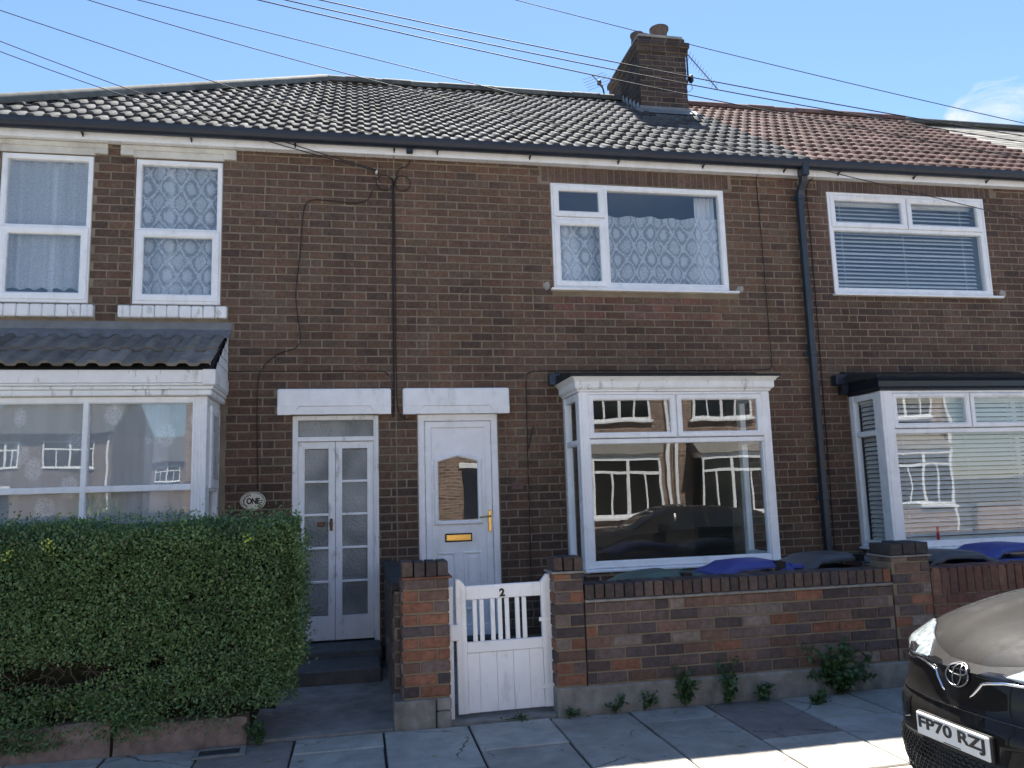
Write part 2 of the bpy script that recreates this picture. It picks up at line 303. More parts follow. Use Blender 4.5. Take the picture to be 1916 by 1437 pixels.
# ------------------------------------------------------------------ mesh helpers
class MB:
    def __init__(s): s.v = []; s.f = []; s.mi = []; s.cur = 0
    def add(s, vs, fs):
        o = len(s.v); s.v += [tuple(q) for q in vs]; s.f += [tuple(i+o for i in f) for f in fs]; s.mi += [s.cur]*len(fs); return s
    def box(s, x0, x1, y0, y1, z0, z1):
        return s.add([(x, y, z) for z in (z0, z1) for y in (y0, y1) for x in (x0, x1)],
                     [(0, 1, 5, 4), (3, 2, 6, 7), (2, 0, 4, 6), (1, 3, 7, 5), (4, 5, 7, 6), (2, 3, 1, 0)])
    def cbox(s, x0, x1, y0, y1, z0, z1, c=.004):
        c = min(c, (x1-x0)*.45, (y1-y0)*.45, (z1-z0)*.45)
        vs = []; idx = {}
        for i, X in enumerate((x0, x1)):
            for j, Y in enumerate((y0, y1)):
                for k, Z in enumerate((z0, z1)):
                    sx, sy, sz = (c if i == 0 else -c), (c if j == 0 else -c), (c if k == 0 else -c)
                    for a, q in enumerate(((X, Y+sy, Z+sz), (X+sx, Y, Z+sz), (X+sx, Y+sy, Z))):
                        idx[i, j, k, a] = len(vs); vs.append(q)
        fs = []
        def quad(l, flip): fs.append(tuple(l[::-1]) if flip else tuple(l))
        for i in (0, 1): quad([idx[i, 0, 0, 0], idx[i, 0, 1, 0], idx[i, 1, 1, 0], idx[i, 1, 0, 0]], i == 1)
        for j in (0, 1): quad([idx[0, j, 0, 1], idx[1, j, 0, 1], idx[1, j, 1, 1], idx[0, j, 1, 1]], j == 1)
        for k in (0, 1): quad([idx[0, 0, k, 2], idx[0, 1, k, 2], idx[1, 1, k, 2], idx[1, 0, k, 2]], k == 1)
        for j in (0, 1):
            for k in (0, 1): quad([idx[0, j, k, 1], idx[1, j, k, 1], idx[1, j, k, 2], idx[0, j, k, 2]], (j+k) % 2 == 0)
        for i in (0, 1):
            for k in (0, 1): quad([idx[i, 0, k, 0], idx[i, 1, k, 0], idx[i, 1, k, 2], idx[i, 0, k, 2]], (i+k) % 2 == 1)
        for i in (0, 1):
            for j in (0, 1): quad([idx[i, j, 0, 0], idx[i, j, 1, 0], idx[i, j, 1, 1], idx[i, j, 0, 1]], (i+j) % 2 == 0)
        for i in (0, 1):
            for j in (0, 1):
                for k in (0, 1): quad([idx[i, j, k, 0], idx[i, j, k, 1], idx[i, j, k, 2]], (i+j+k) % 2 == 1)
        return s.add(vs, fs)
    def ring(s, poly, prof, mapf=None):
        """sweep profile [(inset, y)] round a convex polygon of (x, z) points (counter-clockwise seen from -Y)"""
        n = len(poly); vs = []
        offs = []
        for i in range(n):
            p0, p1, p2 = Vector(poly[i-1]), Vector(poly[i]), Vector(poly[(i+1) % n])
            d1 = (p1-p0).normalized(); d2 = (p2-p1).normalized()
            n1 = Vector((-d1.y, d1.x)); n2 = Vector((-d2.y, d2.x))
            b = n1+n2; offs.append(b/max(1e-6, b.dot(n1)))
        for ins, y in prof:
            for i in range(n):
                q = Vector(poly[i])+offs[i]*ins; vs.append((q.x, y, q.y))
        if mapf: vs = [mapf(*q) for q in vs]
        fs = []
        for k in range(len(prof)-1):
            for i in range(n):
                j = (i+1) % n; fs.append((k*n+i, k*n+j, (k+1)*n+j, (k+1)*n+i))
        return s.add(vs, fs)
    def frame(s, x0, x1, z0, z1, w, yf, yb, c=.006, ci=.014, mapf=None):
        return s.ring([(x0, z0), (x1, z0), (x1, z1), (x0, z1)], [(0, yb), (0, yf+c), (c, yf), (w-ci, yf), (w, yf+ci*.8), (w, yb)], mapf)
    def prism(s, poly, x0, x1):
        """(y, z) polygon extruded along x"""
        n = len(poly)
        vs = [(x0, y, z) for y, z in poly]+[(x1, y, z) for y, z in poly]
        fs = [(i, (i+1) % n, n+(i+1) % n, n+i) for i in range(n)]+[tuple(range(n-1, -1, -1)), tuple(range(n, 2*n))]
        return s.add(vs, fs)
    def tube(s, pts, r, n=6, cap=True):
        pts = [Vector(p) for p in pts]; rr = r if isinstance(r, (list, tuple)) else [r]*len(pts)
        vs = []; ref = None
        for i, p in enumerate(pts):
            d = (pts[min(i+1, len(pts)-1)]-pts[max(i-1, 0)]).normalized()
            if ref is None: ref = Vector((0, 0, 1)) if abs(d.z) < .9 else Vector((1, 0, 0))
            a = d.cross(ref).normalized(); b = a.cross(d).normalized(); ref = b
            for k in range(n):
                t = 2*math.pi*k/n; vs.append(p+(a*math.cos(t)+b*math.sin(t))*rr[i])
        fs = [(i*n+k, i*n+(k+1) % n, (i+1)*n+(k+1) % n, (i+1)*n+k) for i in range(len(pts)-1) for k in range(n)]
        if cap: fs += [tuple(range(n-1, -1, -1)), tuple(range((len(pts)-1)*n, len(pts)*n))]
        return s.add(vs, fs)
    def lathe(s, prof, c=(0, 0, 0), n=20, axis='z'):
        vs = []
        for r, h in prof:
            for k in range(n):
                t = 2*math.pi*k/n; a, b = r*math.cos(t), r*math.sin(t)
                q = (a, b, h) if axis == 'z' else ((a, h, b) if axis == 'y' else (h, a, b))
                vs.append((q[0]+c[0], q[1]+c[1], q[2]+c[2]))
        fs = [(i*n+k, i*n+(k+1) % n, (i+1)*n+(k+1) % n, (i+1)*n+k) for i in range(len(prof)-1) for k in range(n)]
        fs += [tuple(range(n)), tuple(range((len(prof)-1)*n, len(prof)*n))]
        return s.add(vs, fs)
    def grid(s, P):
        """P[i][j] -> point"""
        ni, nj = len(P), len(P[0]); vs = [q for row in P for q in row]
        return s.add(vs, [(i*nj+j, i*nj+j+1, (i+1)*nj+j+1, (i+1)*nj+j) for i in range(ni-1) for j in range(nj-1)])
    def mesh(s, name, mats, smooth=False):
        me = bpy.data.meshes.new(name); me.from_pydata(s.v, [], s.f)
        for m in (mats if isinstance(mats, (list, tuple)) else [mats]): me.materials.append(MT[m] if isinstance(m, str) else m)
        if max(s.mi, default=0) > 0: me.polygons.foreach_set('material_index', s.mi)
        bm = bmesh.new(); bm.from_mesh(me); bmesh.ops.recalc_face_normals(bm, faces=bm.faces); bm.to_mesh(me); bm.free()
        if smooth: me.shade_smooth()
        if smooth and smooth is not True: me.set_sharp_from_angle(angle=smooth)
        return me
    def build(s, name, mats, parent=None, smooth=False):
        return link(name, s.mesh(name, mats, smooth), parent)
def link(name, me, parent=None, loc=None, rot=None):
    o = bpy.data.objects.new(name, me); col.objects.link(o)
    if parent is not None: o.parent = parent
    if loc is not None: o.location = loc
    if rot is not None: o.rotation_euler = rot
    return o
def tag(o, label=None, cat=None, group=None, kind=None):
    if label: o['label'] = label
    if cat: o['category'] = cat
    if group: o['group'] = group
    if kind: o['kind'] = kind
    return o
def thing(name, label, cat, loc=(0, 0, 0), rz=0, group=None):
    o = link(name, None); o.empty_display_size = .2; o.location = loc; o.rotation_euler = (0, 0, rz)
    return tag(o, label, cat, group)
def struct(mb, name, mats, **k): return tag(mb.build(name, mats, **k), kind='structure')
def text_mesh(s, size, depth=.002, offset=0, xs=1, spacing=1):
    cu = bpy.data.curves.new('txt', 'FONT'); cu.body = s; cu.size = size; cu.extrude = depth; cu.offset = offset
    cu.align_x = 'CENTER'; cu.align_y = 'CENTER'; cu.space_character = spacing
    o = bpy.data.objects.new('txt', cu); col.objects.link(o)
    dg = bpy.context.evaluated_depsgraph_get(); me = bpy.data.meshes.new_from_object(o.evaluated_get(dg))
    bpy.data.objects.remove(o); bpy.data.curves.remove(cu)
    for v in me.vertices: v.co.x *= xs
    return me

def smoothstep(a, b, t): t = min(1, max(0, (t-a)/(b-a))); return t*t*(3-2*t)
# ------------------------------------------------------------------ bricks
PITCH_B, COURSE = .2305, .0852
def brick_geo(w, h, d, c=.005, j=.0):
    x0, x1, z0, z1 = 0, w, 0, h
    def J(): return random.uniform(-j, j)
    v = []
    for cc, y in ((c, 0), (0, c*.8), (0, d)):
        for X, Z in ((x0+cc, z0+cc), (x1-cc, z0+cc), (x1-cc, z1-cc), (x0+cc, z1-cc)):
            v.append((X+J(), y+J()*.5, Z+J()))
    f = [(0, 1, 2, 3)]
    for k in (0, 4):
        for i in range(4): f.append((k+i, k+4+i, k+4+(i+1) % 4, k+(i+1) % 4))
    return v, f
BM_CACHE = {}
def brick_mesh(w, h, d, n=4):
    k = (round(w, 3), round(h, 3), round(d, 3))
    if k not in BM_CACHE:
        L_ = []
        for i in range(n if w > .15 or h > .15 else 2):
            v, f = brick_geo(k[0], k[1], k[2], .005, .0018)
            me = bpy.data.meshes.new('brick'); me.from_pydata(v, [], f); me.materials.append(MT['brick']); L_.append(me)
        BM_CACHE[k] = L_
    return random.choice(BM_CACHE[k])
def put_bricks(parent, rects, colf, origin=(0, 0, 0), rot=0, depth=.016, limit=300, score=None):
    """rects (u0,u1,z0,z1) on a vertical plane; outward is local -Y"""
    rects = list(rects)
    if score: rects.sort(key=score)
    else: random.shuffle(rects)
    cr_, sr_ = math.cos(rot), math.sin(rot)
    jv, jf, jc = [], [], []
    for i, (a, b, z0, z1) in enumerate(rects):
        c = colf((a+b)/2, (z0+z1)/2); dy = random.uniform(-.0018, .0018)
        if i < limit:
            o = link('brick', brick_mesh(b-a, z1-z0, depth), parent)
            o.location = (origin[0]+a*cr_-dy*sr_, origin[1]+a*sr_+dy*cr_, origin[2]+z0)
            o.rotation_euler = (random.gauss(0, .004), random.gauss(0, .003), rot+random.gauss(0, .003)); o.color = (*c, 1)
        else:
            v, f = brick_geo(b-a, z1-z0, depth, .005, .0018); n0 = len(jv)
            jv += [(origin[0]+(a+x)*cr_-(y+dy)*sr_, origin[1]+(a+x)*sr_+(y+dy)*cr_, origin[2]+z0+z) for x, y, z in v]
            jf += [tuple(q+n0 for q in g) for g in f]; jc += [(*c, 1)]*len(v)
    if jv:
        me = bpy.data.meshes.new('brickwork'); me.from_pydata(jv, [], jf); me.materials.append(MT['brick_attr'])
        at = me.color_attributes.new('bcol', 'FLOAT_COLOR', 'POINT'); at.data.foreach_set('color', np.array(jc, 'f').ravel())
        tag(link('brickwork', me, parent), kind='stuff')
def courses(x0, x1, z0, z1, holes, zref=2.69, pitch=PITCH_B, course=COURSE, joint=.013, phase=0, mini=.03):
    out_ = []
    k0 = math.floor((z0-zref)/course)
    for k in range(k0, k0+400):
        a, b = zref+k*course+joint, zref+(k+1)*course
        if a >= z1-.02: break
        a = max(a, z0); b = min(b, z1)
        if b-a < .03: continue
        off = (phase+(.5 if k % 2 else 0)*pitch+random.uniform(-.012, .012)) % pitch
        xs = x0-pitch+off
        while xs < x1:
            jit = random.uniform(-.003, .003)
            u0, u1 = max(xs+joint+jit, x0+joint*.5), min(xs+pitch, x1-joint*.5); xs += pitch
            if random.random() < .03 and u1-u0 > .2:
                segs = [(u0, u0+.1), (u0+.112, u1)]
            else: segs = [(u0, u1)]
            for h0, h1, hz0, hz1 in holes:
                if a+.02 < hz1 and b-.02 > hz0:
                    ns = []
                    for s0, s1 in segs:
                        if s1 <= h0 or s0 >= h1: ns.append((s0, s1)); continue
                        if s0 < h0-.006: ns.append((s0, h0-.006))
                        if s1 > h1+.006: ns.append((h1+.006, s1))
                    segs = ns
            out_ += [(s0, s1, a, b) for s0, s1 in segs if s1-s0 > mini]
    return out_
def slab_with_holes(mb, x0, x1, z0, z1, holes, yf, yb):
    xs = sorted({x0, x1, *[max(x0, min(x1, q)) for h in holes for q in h[:2]]}); zs = sorted({z0, z1, *[max(z0, min(z1, q)) for h in holes for q in h[2:]]})
    def solid(i, j):
        if i < 0 or j < 0 or i >= len(xs)-1 or j >= len(zs)-1: return None
        cx, cz = (xs[i]+xs[i+1])/2, (zs[j]+zs[j+1])/2
        return not any(h[0] < cx < h[1] and h[2] < cz < h[3] for h in holes)
    for i in range(len(xs)-1):
        for j in range(len(zs)-1):
            if not solid(i, j): continue
            a, b, c, d = xs[i], xs[i+1], zs[j], zs[j+1]
            mb.add([(a, yf, c), (b, yf, c), (b, yf, d), (a, yf, d)], [(0, 1, 2, 3)])
            mb.add([(a, yb, c), (b, yb, c), (b, yb, d), (a, yb, d)], [(3, 2, 1, 0)])
            for di, dj, q in ((-1, 0, [(a, c), (a, d)]), (1, 0, [(b, d), (b, c)]), (0, -1, [(b, c), (a, c)]), (0, 1, [(a, d), (b, d)])):
                if not solid(i+di, j+dj):
                    (p0, p1), (p2, p3) = q
                    mb.add([(p0, yf, p1), (p2, yf, p3), (p2, yb, p3), (p0, yb, p1)], [(0, 1, 2, 3)])
    return mb
PAL = [(.140, .086, .059), (.117, .074, .054), (.150, .088, .060), (.137, .094, .066), (.128, .080, .056), (.100, .067, .052)]
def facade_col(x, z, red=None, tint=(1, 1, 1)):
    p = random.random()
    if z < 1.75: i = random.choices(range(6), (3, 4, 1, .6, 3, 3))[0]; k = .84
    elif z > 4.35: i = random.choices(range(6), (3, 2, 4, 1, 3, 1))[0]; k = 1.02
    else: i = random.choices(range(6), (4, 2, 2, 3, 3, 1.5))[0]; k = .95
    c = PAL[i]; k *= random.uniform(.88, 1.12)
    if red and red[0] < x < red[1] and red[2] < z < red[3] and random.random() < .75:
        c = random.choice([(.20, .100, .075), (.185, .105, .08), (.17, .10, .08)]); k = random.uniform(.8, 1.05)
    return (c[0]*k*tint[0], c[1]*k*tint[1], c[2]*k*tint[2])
GPAL = [(.105, .076, .070), (.080, .064, .064), (.145, .088, .070), (.205, .095, .062), (.19, .15, .13), (.125, .092, .084)]
def garden_col(w=(4, 2.5, 3, .8, 1.6, 3)):
    def f(x, z):
        c = random.choices(GPAL, w)[0]; k = random.uniform(.8, 1.2); return (c[0]*k, c[1]*k, c[2]*k)
    return f
def shade(cols, a=.8, b=1.2, w=None):
    c = random.choices(cols, w)[0]; k = random.uniform(a, b); return (c[0]*k, c[1]*k*random.uniform(.97, 1.03), c[2]*k*random.uniform(.96, 1.04))
camdist = lambda r: (((r[0]+r[1])/2)**2+8.2**2+((r[2]+r[3])/2-1.6)**2)

# ------------------------------------------------------------------ ground, road, pavement
gz = -.16
struct(MB().add([(-900, -900, gz), (900, -900, gz), (900, 900, gz), (-900, 900, gz)], [(0, 1, 2, 3)]), 'ground', 'ground')
struct(MB().add([(-120, -10.0, -.11), (120, -10.0, -.11), (120, -4.08, -.11), (-120, -4.08, -.11)], [(0, 1, 2, 3)]), 'road', 'asphalt')
struct(MB().add([(-8.6, -90, -.106), (-4.6, -90, -.106), (-4.6, -10.0, -.106), (-8.6, -10.0, -.106)], [(0, 1, 2, 3)]), 'side_road', 'asphalt')
pv = struct(MB().box(-30, 40, -3.955, -2.30, -.14, -.022), 'pavement', 'bed')
SLAB = {}
def slab_mesh(w, l):
    k = (round(w, 2), round(l, 2))
    if k not in SLAB:
        mb = MB(); mb.cbox(0, k[0], 0, k[1], -.05, 0, .006); SLAB[k] = mb.mesh('paving_slab', 'slab')
    return SLAB[k]
xs_ = [-10.2+i*.585 for i in range(44)]
slabs = []
for i, xx in enumerate(xs_):
    x = xx+(.17-(-10.2+18*.585))
    js = [-2.452, [-3.10, -2.76, -3.30, -3.02][i % 4], -3.948]
    for a, b in zip(js[:-1], js[1:]): slabs.append((x, b, .573, a-b-.012))
for x, y, w, l in slabs:
    o = link('paving_slab', slab_mesh(w, l), pv, (x, y, random.uniform(-.004, .002)), (random.gauss(0, .004), random.gauss(0, .004), random.gauss(0, .003)))
    b = random.uniform(.8, 1.15); tint = random.choices([(.31, .295, .265), (.33, .305, .265), (.235, .205, .178), (.34, .325, .29)], (4, 2, 2, 2))[0]
    o.color = (tint[0]*b, tint[1]*b, tint[2]*b, 1)
kb = MB().cbox(0, .905, -.125, 0, -.14, .0, .018).mesh('kerb_stone', 'kerb')
for i in range(28): link('kerb_stone', kb, pv, (-10.3+i*.915, -3.955, -.002+random.uniform(-.003, .003)))
yd = MB().box(-4.5, 14.4, -2.40, -.02, -.15, .004)
struct(yd, 'front_yard', 'yard')
op = struct(MB().box(-4.6, 60, -11.9, -10.12, -.14, .0), 'opposite_pavement', 'kerb')
struct(MB().box(-60, -8.6, -11.9, -10.12, -.14, .0), 'corner_pavement', 'kerb')

# ------------------------------------------------------------------ roof tiles
EAVE_Y, EAVE_Z, TAN = -.165, 5.315, .697
SL = math.hypot(1, TAN); cp, sp = 1/SL, TAN/SL          # slope unit (y, z) = (cp, sp)
RIDGE_Y = 3.5; RIDGE_Z = EAVE_Z+(RIDGE_Y-EAVE_Y)*TAN
def tile_geo(period=.1525, n=2, amp=.026, length=.37, lift0=.062, lift1=.028, thick=.037):
    """local: x across, y up the slope, z off the deck"""
    prof = []
    for k in range(n):
        for u, h in ((0, .10), (.10, 0), (.34, 0), (.42, .14), (.52, .86), (.60, 1), (.84, 1), (.91, .86)): prof.append(((k+u)*period, h*amp))
    prof.append((n*period, .10*amp))
    P = [[], [], [], []]
    for x, h in prof:
        P[0].append((x, .004, lift0+h-thick)); P[1].append((x, 0, lift0+h-.004)); P[2].append((x, .006, lift0+h)); P[3].append((x, length, lift1+h))
    mb = MB(); mb.grid(P); return mb
def deck(o, x, s):
    o.location = (x, EAVE_Y+s*cp, EAVE_Z+s*sp); o.rotation_euler = (math.atan(TAN), 0, 0)
TW, GA = .305, .3205
def tile_me(mat): return tile_geo().mesh('roof_tile', mat, smooth=R(40))
T_DARK, T_RED = tile_me('tile'), tile_me('tile_red')
ROWS = 14
HIP_X = -.47
def hip_at(s): return HIP_X-(RIDGE_Y-(EAVE_Y+s*cp))      # x of the hip at slope distance s
def half_round(r, length, lip=.01):
    P = []
    for y in (0, length):
        P.append([(r*1.0*math.cos(t), y, r*.9*math.sin(t)) for t in np.linspace(-.15, math.pi+.15, 13)])
    mb = MB(); mb.grid(P)
    P2 = [[(q[0]*.86, q[1], q[2]*.86) for q in row] for row in P]; mb.grid(P2)
    for k in (0, 1): mb.grid([P[k], P2[k]])
    return mb
RT_DARK = half_round(.125, .44).mesh('ridge_tile', 'ridge', smooth=R(40)); RT_RED = half_round(.115, .44).mesh('ridge_tile', 'tile_red', smooth=R(40))
def lay_roof(roof, x0, x1, me, rme, hip=False, ragged=0, rx0=None, skip=None):
    n = int(round((x1-x0)/TW)); w = (x1-x0)/n
    for r in range(ROWS):
        s = r*GA
        for k in range(n):
            x = x0+k*w
            if skip and skip(x+w/2, s+.16): continue
            if hip:
                h = hip_at(s+.18)
                if x+w < h-.22: continue
                if x < hip_at(s)+.02:
                    bm = bmesh.new(); bm.from_mesh(me)
                    for v in bm.verts: v.co.x *= w/TW
                    # plane of the hip in tile space
                    ha, hb = hip_at(s)-x, hip_at(s+.37)-x
                    d = Vector((hb-ha, .37, 0)); nn = Vector((-d.y, d.x, 0)).normalized()
                    bmesh.ops.bisect_plane(bm, geom=bm.verts[:]+bm.edges[:]+bm.faces[:], plane_co=Vector((ha, 0, 0)), plane_no=nn, clear_outer=True)
                    if len(bm.faces) < 2: bm.free(); continue
                    m2 = bpy.data.meshes.new('roof_tile'); bm.to_mesh(m2); bm.free(); m2.materials.append(MT['tile']); m2.shade_smooth(); m2.set_sharp_from_angle(angle=R(40))
                    o = link('roof_tile', m2, roof); deck(o, x, s); continue
            o = link('roof_tile', me, roof); deck(o, x+random.uniform(-.003, .003), s+random.uniform(-.006, .006)-(.02 if random.random() < .02 else 0)); o.scale.x = w/TW
            o.rotation_euler.z = random.gauss(0, .004); o.rotation_euler.x += random.gauss(0, .006)
    k = 0; x = x0 if rx0 is None else rx0
    while x < x1-.1:
        if not (skip and skip(x+.2, 99)):
            o = link('ridge_tile', rme, roof, (x, RIDGE_Y, RIDGE_Z+.045+random.uniform(-.006, .006)), (0, 0, -math.pi/2))
            o.location.x = x; o.scale.y = min(1, (x1-x)/.44)
        x += .435

def house_shell(name, label, x0, x1, holes, tile, roof_mat, left_wall=False, group='terraced houses in the row', red=None, hip=False, rx0=None, skip=None, phase=0, specials=(), tint=(1, 1, 1)):
    h = thing(name, label, 'house', ((x0+x1)/2, 0, 0), 0, group)
    h.location = (0, 0, 0)
    w = slab_with_holes(MB(), x0, x1, -.12, 5.36, holes, .0048, .25).build('wall', 'mortar', h)
    rects = courses(x0, x1, -.05, 5.205, list(holes)+list(specials), phase=phase)
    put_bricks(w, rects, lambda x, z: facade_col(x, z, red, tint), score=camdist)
    # hidden shell: party walls, rear wall, roof deck
    sh = MB()
    e = .01
    sh.box(x0+e, x0+.10, .26, 7.2, -.12, 5.30); sh.box(x1-.10, x1-e, .26, 7.2, -.12, 5.30); sh.box(x0+e, x1-e, 7.2, 7.4, -.12, 5.30)
    sh.box(x0+.1, x1-.1, .26, 7.2, 5.10, 5.24); sh.box(x0+.1, x1-.1, .26, 7.2, 2.62, 2.85); sh.box(x0+.1, x1-.1, .26, 7.2, -.1, .16); sh.box(x0+.1, x1-.1, 3.4, 3.5, .16, 5.1)
    sh.build('rear_shell', 'farbrick2' if left_wall else 'plaster', h)
    return h, w
def roof_deck(h, x0, x1, mat, hipx=None, back=7.55):
    mb = MB(); zr = RIDGE_Z; ze = EAVE_Z-.02; by = 2*RIDGE_Y-EAVE_Y
    if hipx is None:
        mb.add([(x0, EAVE_Y, ze), (x1, EAVE_Y, ze), (x1, RIDGE_Y, zr-.01), (x0, RIDGE_Y, zr-.01), (x0, by, ze), (x1, by, ze)],
               [(0, 1, 2, 3), (3, 2, 5, 4), (1, 0, 4, 5), (0, 3, 4), (1, 5, 2)])
    else:
        xc = hipx-(RIDGE_Y-EAVE_Y)
        mb.add([(xc, EAVE_Y, ze), (x1, EAVE_Y, ze), (x1, RIDGE_Y, zr-.01), (hipx, RIDGE_Y, zr-.01), (xc, by, ze), (x1, by, ze)],
               [(0, 1, 2, 3), (3, 2, 5, 4), (1, 0, 4, 5), (0, 3, 4), (1, 5, 2)])
    return mb.build('roof', mat, h)
def eaves(h, x0, x1, soffit_mat='upvc'):
    f = MB().cbox(x0+.001, x1-.001, -.100, -.082, 5.200, 5.355, .003)
    f.build('fascia', soffit_mat, h)
    s = MB()
    n = int((x1-x0)/.1)
    for i in range(n): s.box(x0+.002+i*(x1-x0-.004)/n, x0+(i+1)*(x1-x0-.004)/n-.003, -.0815, -.001, 5.203, 5.210)
    s.box(x0+.002, x1-.002, -.0815, -.001, 5.2105, 5.216)
    s.build('soffit', soffit_mat, h)
    prof = [(-.106, 5.345), (-.106, 5.305), (-.118, 5.275), (-.150, 5.262), (-.192, 5.266), (-.212, 5.285), (-.220, 5.318), (-.222, 5.352), (-.229, 5.354), (-.229, 5.345), (-.226, 5.315), (-.217, 5.28), (-.195, 5.260), (-.150, 5.255), (-.114, 5.269), (-.101, 5.303), (-.101, 5.345)]
    g = MB(); P = [[(x, y, z) for y, z in prof] for x in (x0, x1)]
    # split the gutter at its joints so the run is not one dead-straight bar
    g.grid(P); g.build('gutter', 'gutter', h, smooth=R(50))
    xx = x0+.45
    while xx < x1:
        b = MB(); b.cbox(xx, xx+.022, -.205, -.101, 5.248, 5.2535, .002)
        b.prism([(-.1012, 5.2485), (-.15, 5.2485), (-.1012, 5.222)], xx+.005, xx+.017)
        b.build('gutter_bracket', 'gutter', h); xx += 1.02

# ------------------------------------------------------------------ windows
def pane(parent, x0, x1, z0, z1, y, mat='glass', mapf=None):
    mb = MB(); mb.box(x0-.006, x1+.006, y, y+.006, z0-.006, z1+.006)
    if mapf: mb.v = [mapf(*q) for q in mb.v]
    return mb.build('pane', mat, parent)
def sash(parent, x0, x1, z0, z1, y, w=.055, mat='upvc', mapf=None, vent=False, glass='glass'):
    o = MB(); o.frame(x0+.004, x1-.004, z0+.004, z1-.004, w, y, y+.055, .008, .016, mapf); s = o.build('sash', mat, parent)
    b = MB(); b.frame(x0+.001, x1-.001, z0+.001, z1-.001, .02, y+.018, y+.05, .001, .001, mapf); b.build('gasket', 'black', parent)
    pane(parent, x0+w, x1-w, z0+w, z1-w, y+.030, glass, mapf)
    if vent:
        c = (x0+x1)/2; v = MB(); v.cbox(c-.16, c+.16, y-.014, y-.001, z1-.042, z1-.022, .004)
        if mapf: v.v = [mapf(*q) for q in v.v]
        v.build('vent', 'upvc', parent)
def drape(name, label, x0, x1, z0, z1, y, mat, fold=.10, amp=.012, cat='curtain', group=None, scallop=0, taper=None, n=70, solid=False):
    P = []
    for j in range(9):
        t = j/8; row = []
        for i in range(n+1):
            u = i/n; a0, a1 = x0, x1
            if taper: a0, a1 = x0+(taper[0]-x0)*(1-t), x1+(taper[1]-x1)*(1-t)
            x = a0+(a1-a0)*u
            yy = y+amp*math.sin(2*math.pi*(x0+(x1-x0)*u)/fold)+amp*.5*math.sin(2*math.pi*x/(fold*2.7)+1)
            zz = z0+(z1-z0)*t
            if scallop and j == 0: zz += .025*abs(math.sin(math.pi*x/.13))
            row.append((x, yy, zz))
        P.append(row)
    o = MB().grid(P).build(name, mat, None, smooth=True)
    return tag(o, label, cat, group)

# ================================================================== HOUSE ONE
H1 = (-4.0, .385); H2 = (.385, 5.17); H3 = (5.17, 9.45)
w1a = (-3.44, -2.595, 3.555, 5.075); w1b = (-2.203, -1.362, 3.555, 5.07)
lin1 = [(-3.57, -2.465, 5.09, 5.26), (-2.345, -1.23, 5.09, 5.26)]
sil1 = [(-3.55, -2.53, 3.41, 3.535), (-2.31, -1.29, 3.41, 3.535)]
bay1 = (-3.40, -1.36, .75, 3.22)
door1 = (-.648, .203, .17, 2.43); dl1 = (-.795, .332, 2.43, 2.692)
holes1 = [w1a, w1b, bay1, door1]
h1, wall1 = house_shell('terraced_house', 'end terraced house with tiled bay roof and two lace-curtained upper windows', *H1, holes1, T_DARK, 'tile', hip=True, phase=.05, tint=(.93, .95, .97),
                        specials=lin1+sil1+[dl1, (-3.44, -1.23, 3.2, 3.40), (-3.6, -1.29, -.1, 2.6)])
rf1 = roof_deck(h1, H1[0], H1[1], 'tile', hipx=HIP_X)
xl = HIP_X-(RIDGE_Y-EAVE_Y)
lay_roof(rf1, xl, H1[1], T_DARK, RT_DARK, hip=True, rx0=HIP_X-.14)
# hip tiles run down the hip
hd = Vector((-1, -1, -TAN)).normalized(); hl = (RIDGE_Y-EAVE_Y)*math.sqrt(2+TAN**2)
k = 0
hq = (-hd).to_track_quat('Y', 'Z')
while (k+1)*.43 < hl:
    p = Vector((HIP_X, RIDGE_Y, RIDGE_Z+.05))+hd*(k+1)*.43
    o = link('hip_tile', RT_DARK, rf1); o.rotation_mode = 'QUATERNION'; o.rotation_quaternion = hq; o.location = p; k += 1
eaves(h1, xl-.02, H1[1]-.0)
MB().box(H1[0]-.06, H1[0]-.001, .006, 7.4, -.12, 5.30).build('end_wall', 'farbrick2', h1)
# upper windows
for (x0, x1, z0, z1) in (w1a, w1b):
    f = MB(); f.frame(x0+.003, x1-.003, z0+.003, z1-.003, .052, .012, .085); f.cbox(x0+.05, x1-.05, .016, .08, 4.32, 4.345, .004)
    fr = f.build('window', 'upvc', h1)
    pane(fr, x0+.055, x1-.055, 4.345, z1-.055, .05)
    sash(fr, x0+.018, x1-.018, z0+.03, 4.325, -.004, .072)
for a, b, c, d in lin1:
    mb = MB(); mb.cbox(a, b, -.030, .2, c+.055, d-.062, .006); mb.cbox(a, a+.13, -.029, .2, c, c+.056, .006); mb.cbox(b-.13, b, -.029, .2, c, c+.056, .006)
    mb.box(a+.12, b-.12, -.012, .2, c-.012, c+.056)
    mb.build('lintel', 'cream', h1)
for a, b, c, d in sil1:
    s = MB().box(a+.01, b-.01, -.03, .2, c+.004, d-.012).build('window_sill', 'old_paint', h1)
    n = 9; w = (b-a)/n
    me = MB().cbox(0, w-.005, -.058, .15, 0, d-c-.004, .009).mesh('sill_brick', 'old_paint')
    for i in range(n): link('sill_brick', me, s, (a+i*w+.0025, random.uniform(-.003, .003), c+random.uniform(-.002, .002)), (0, 0, random.gauss(0, .01)))
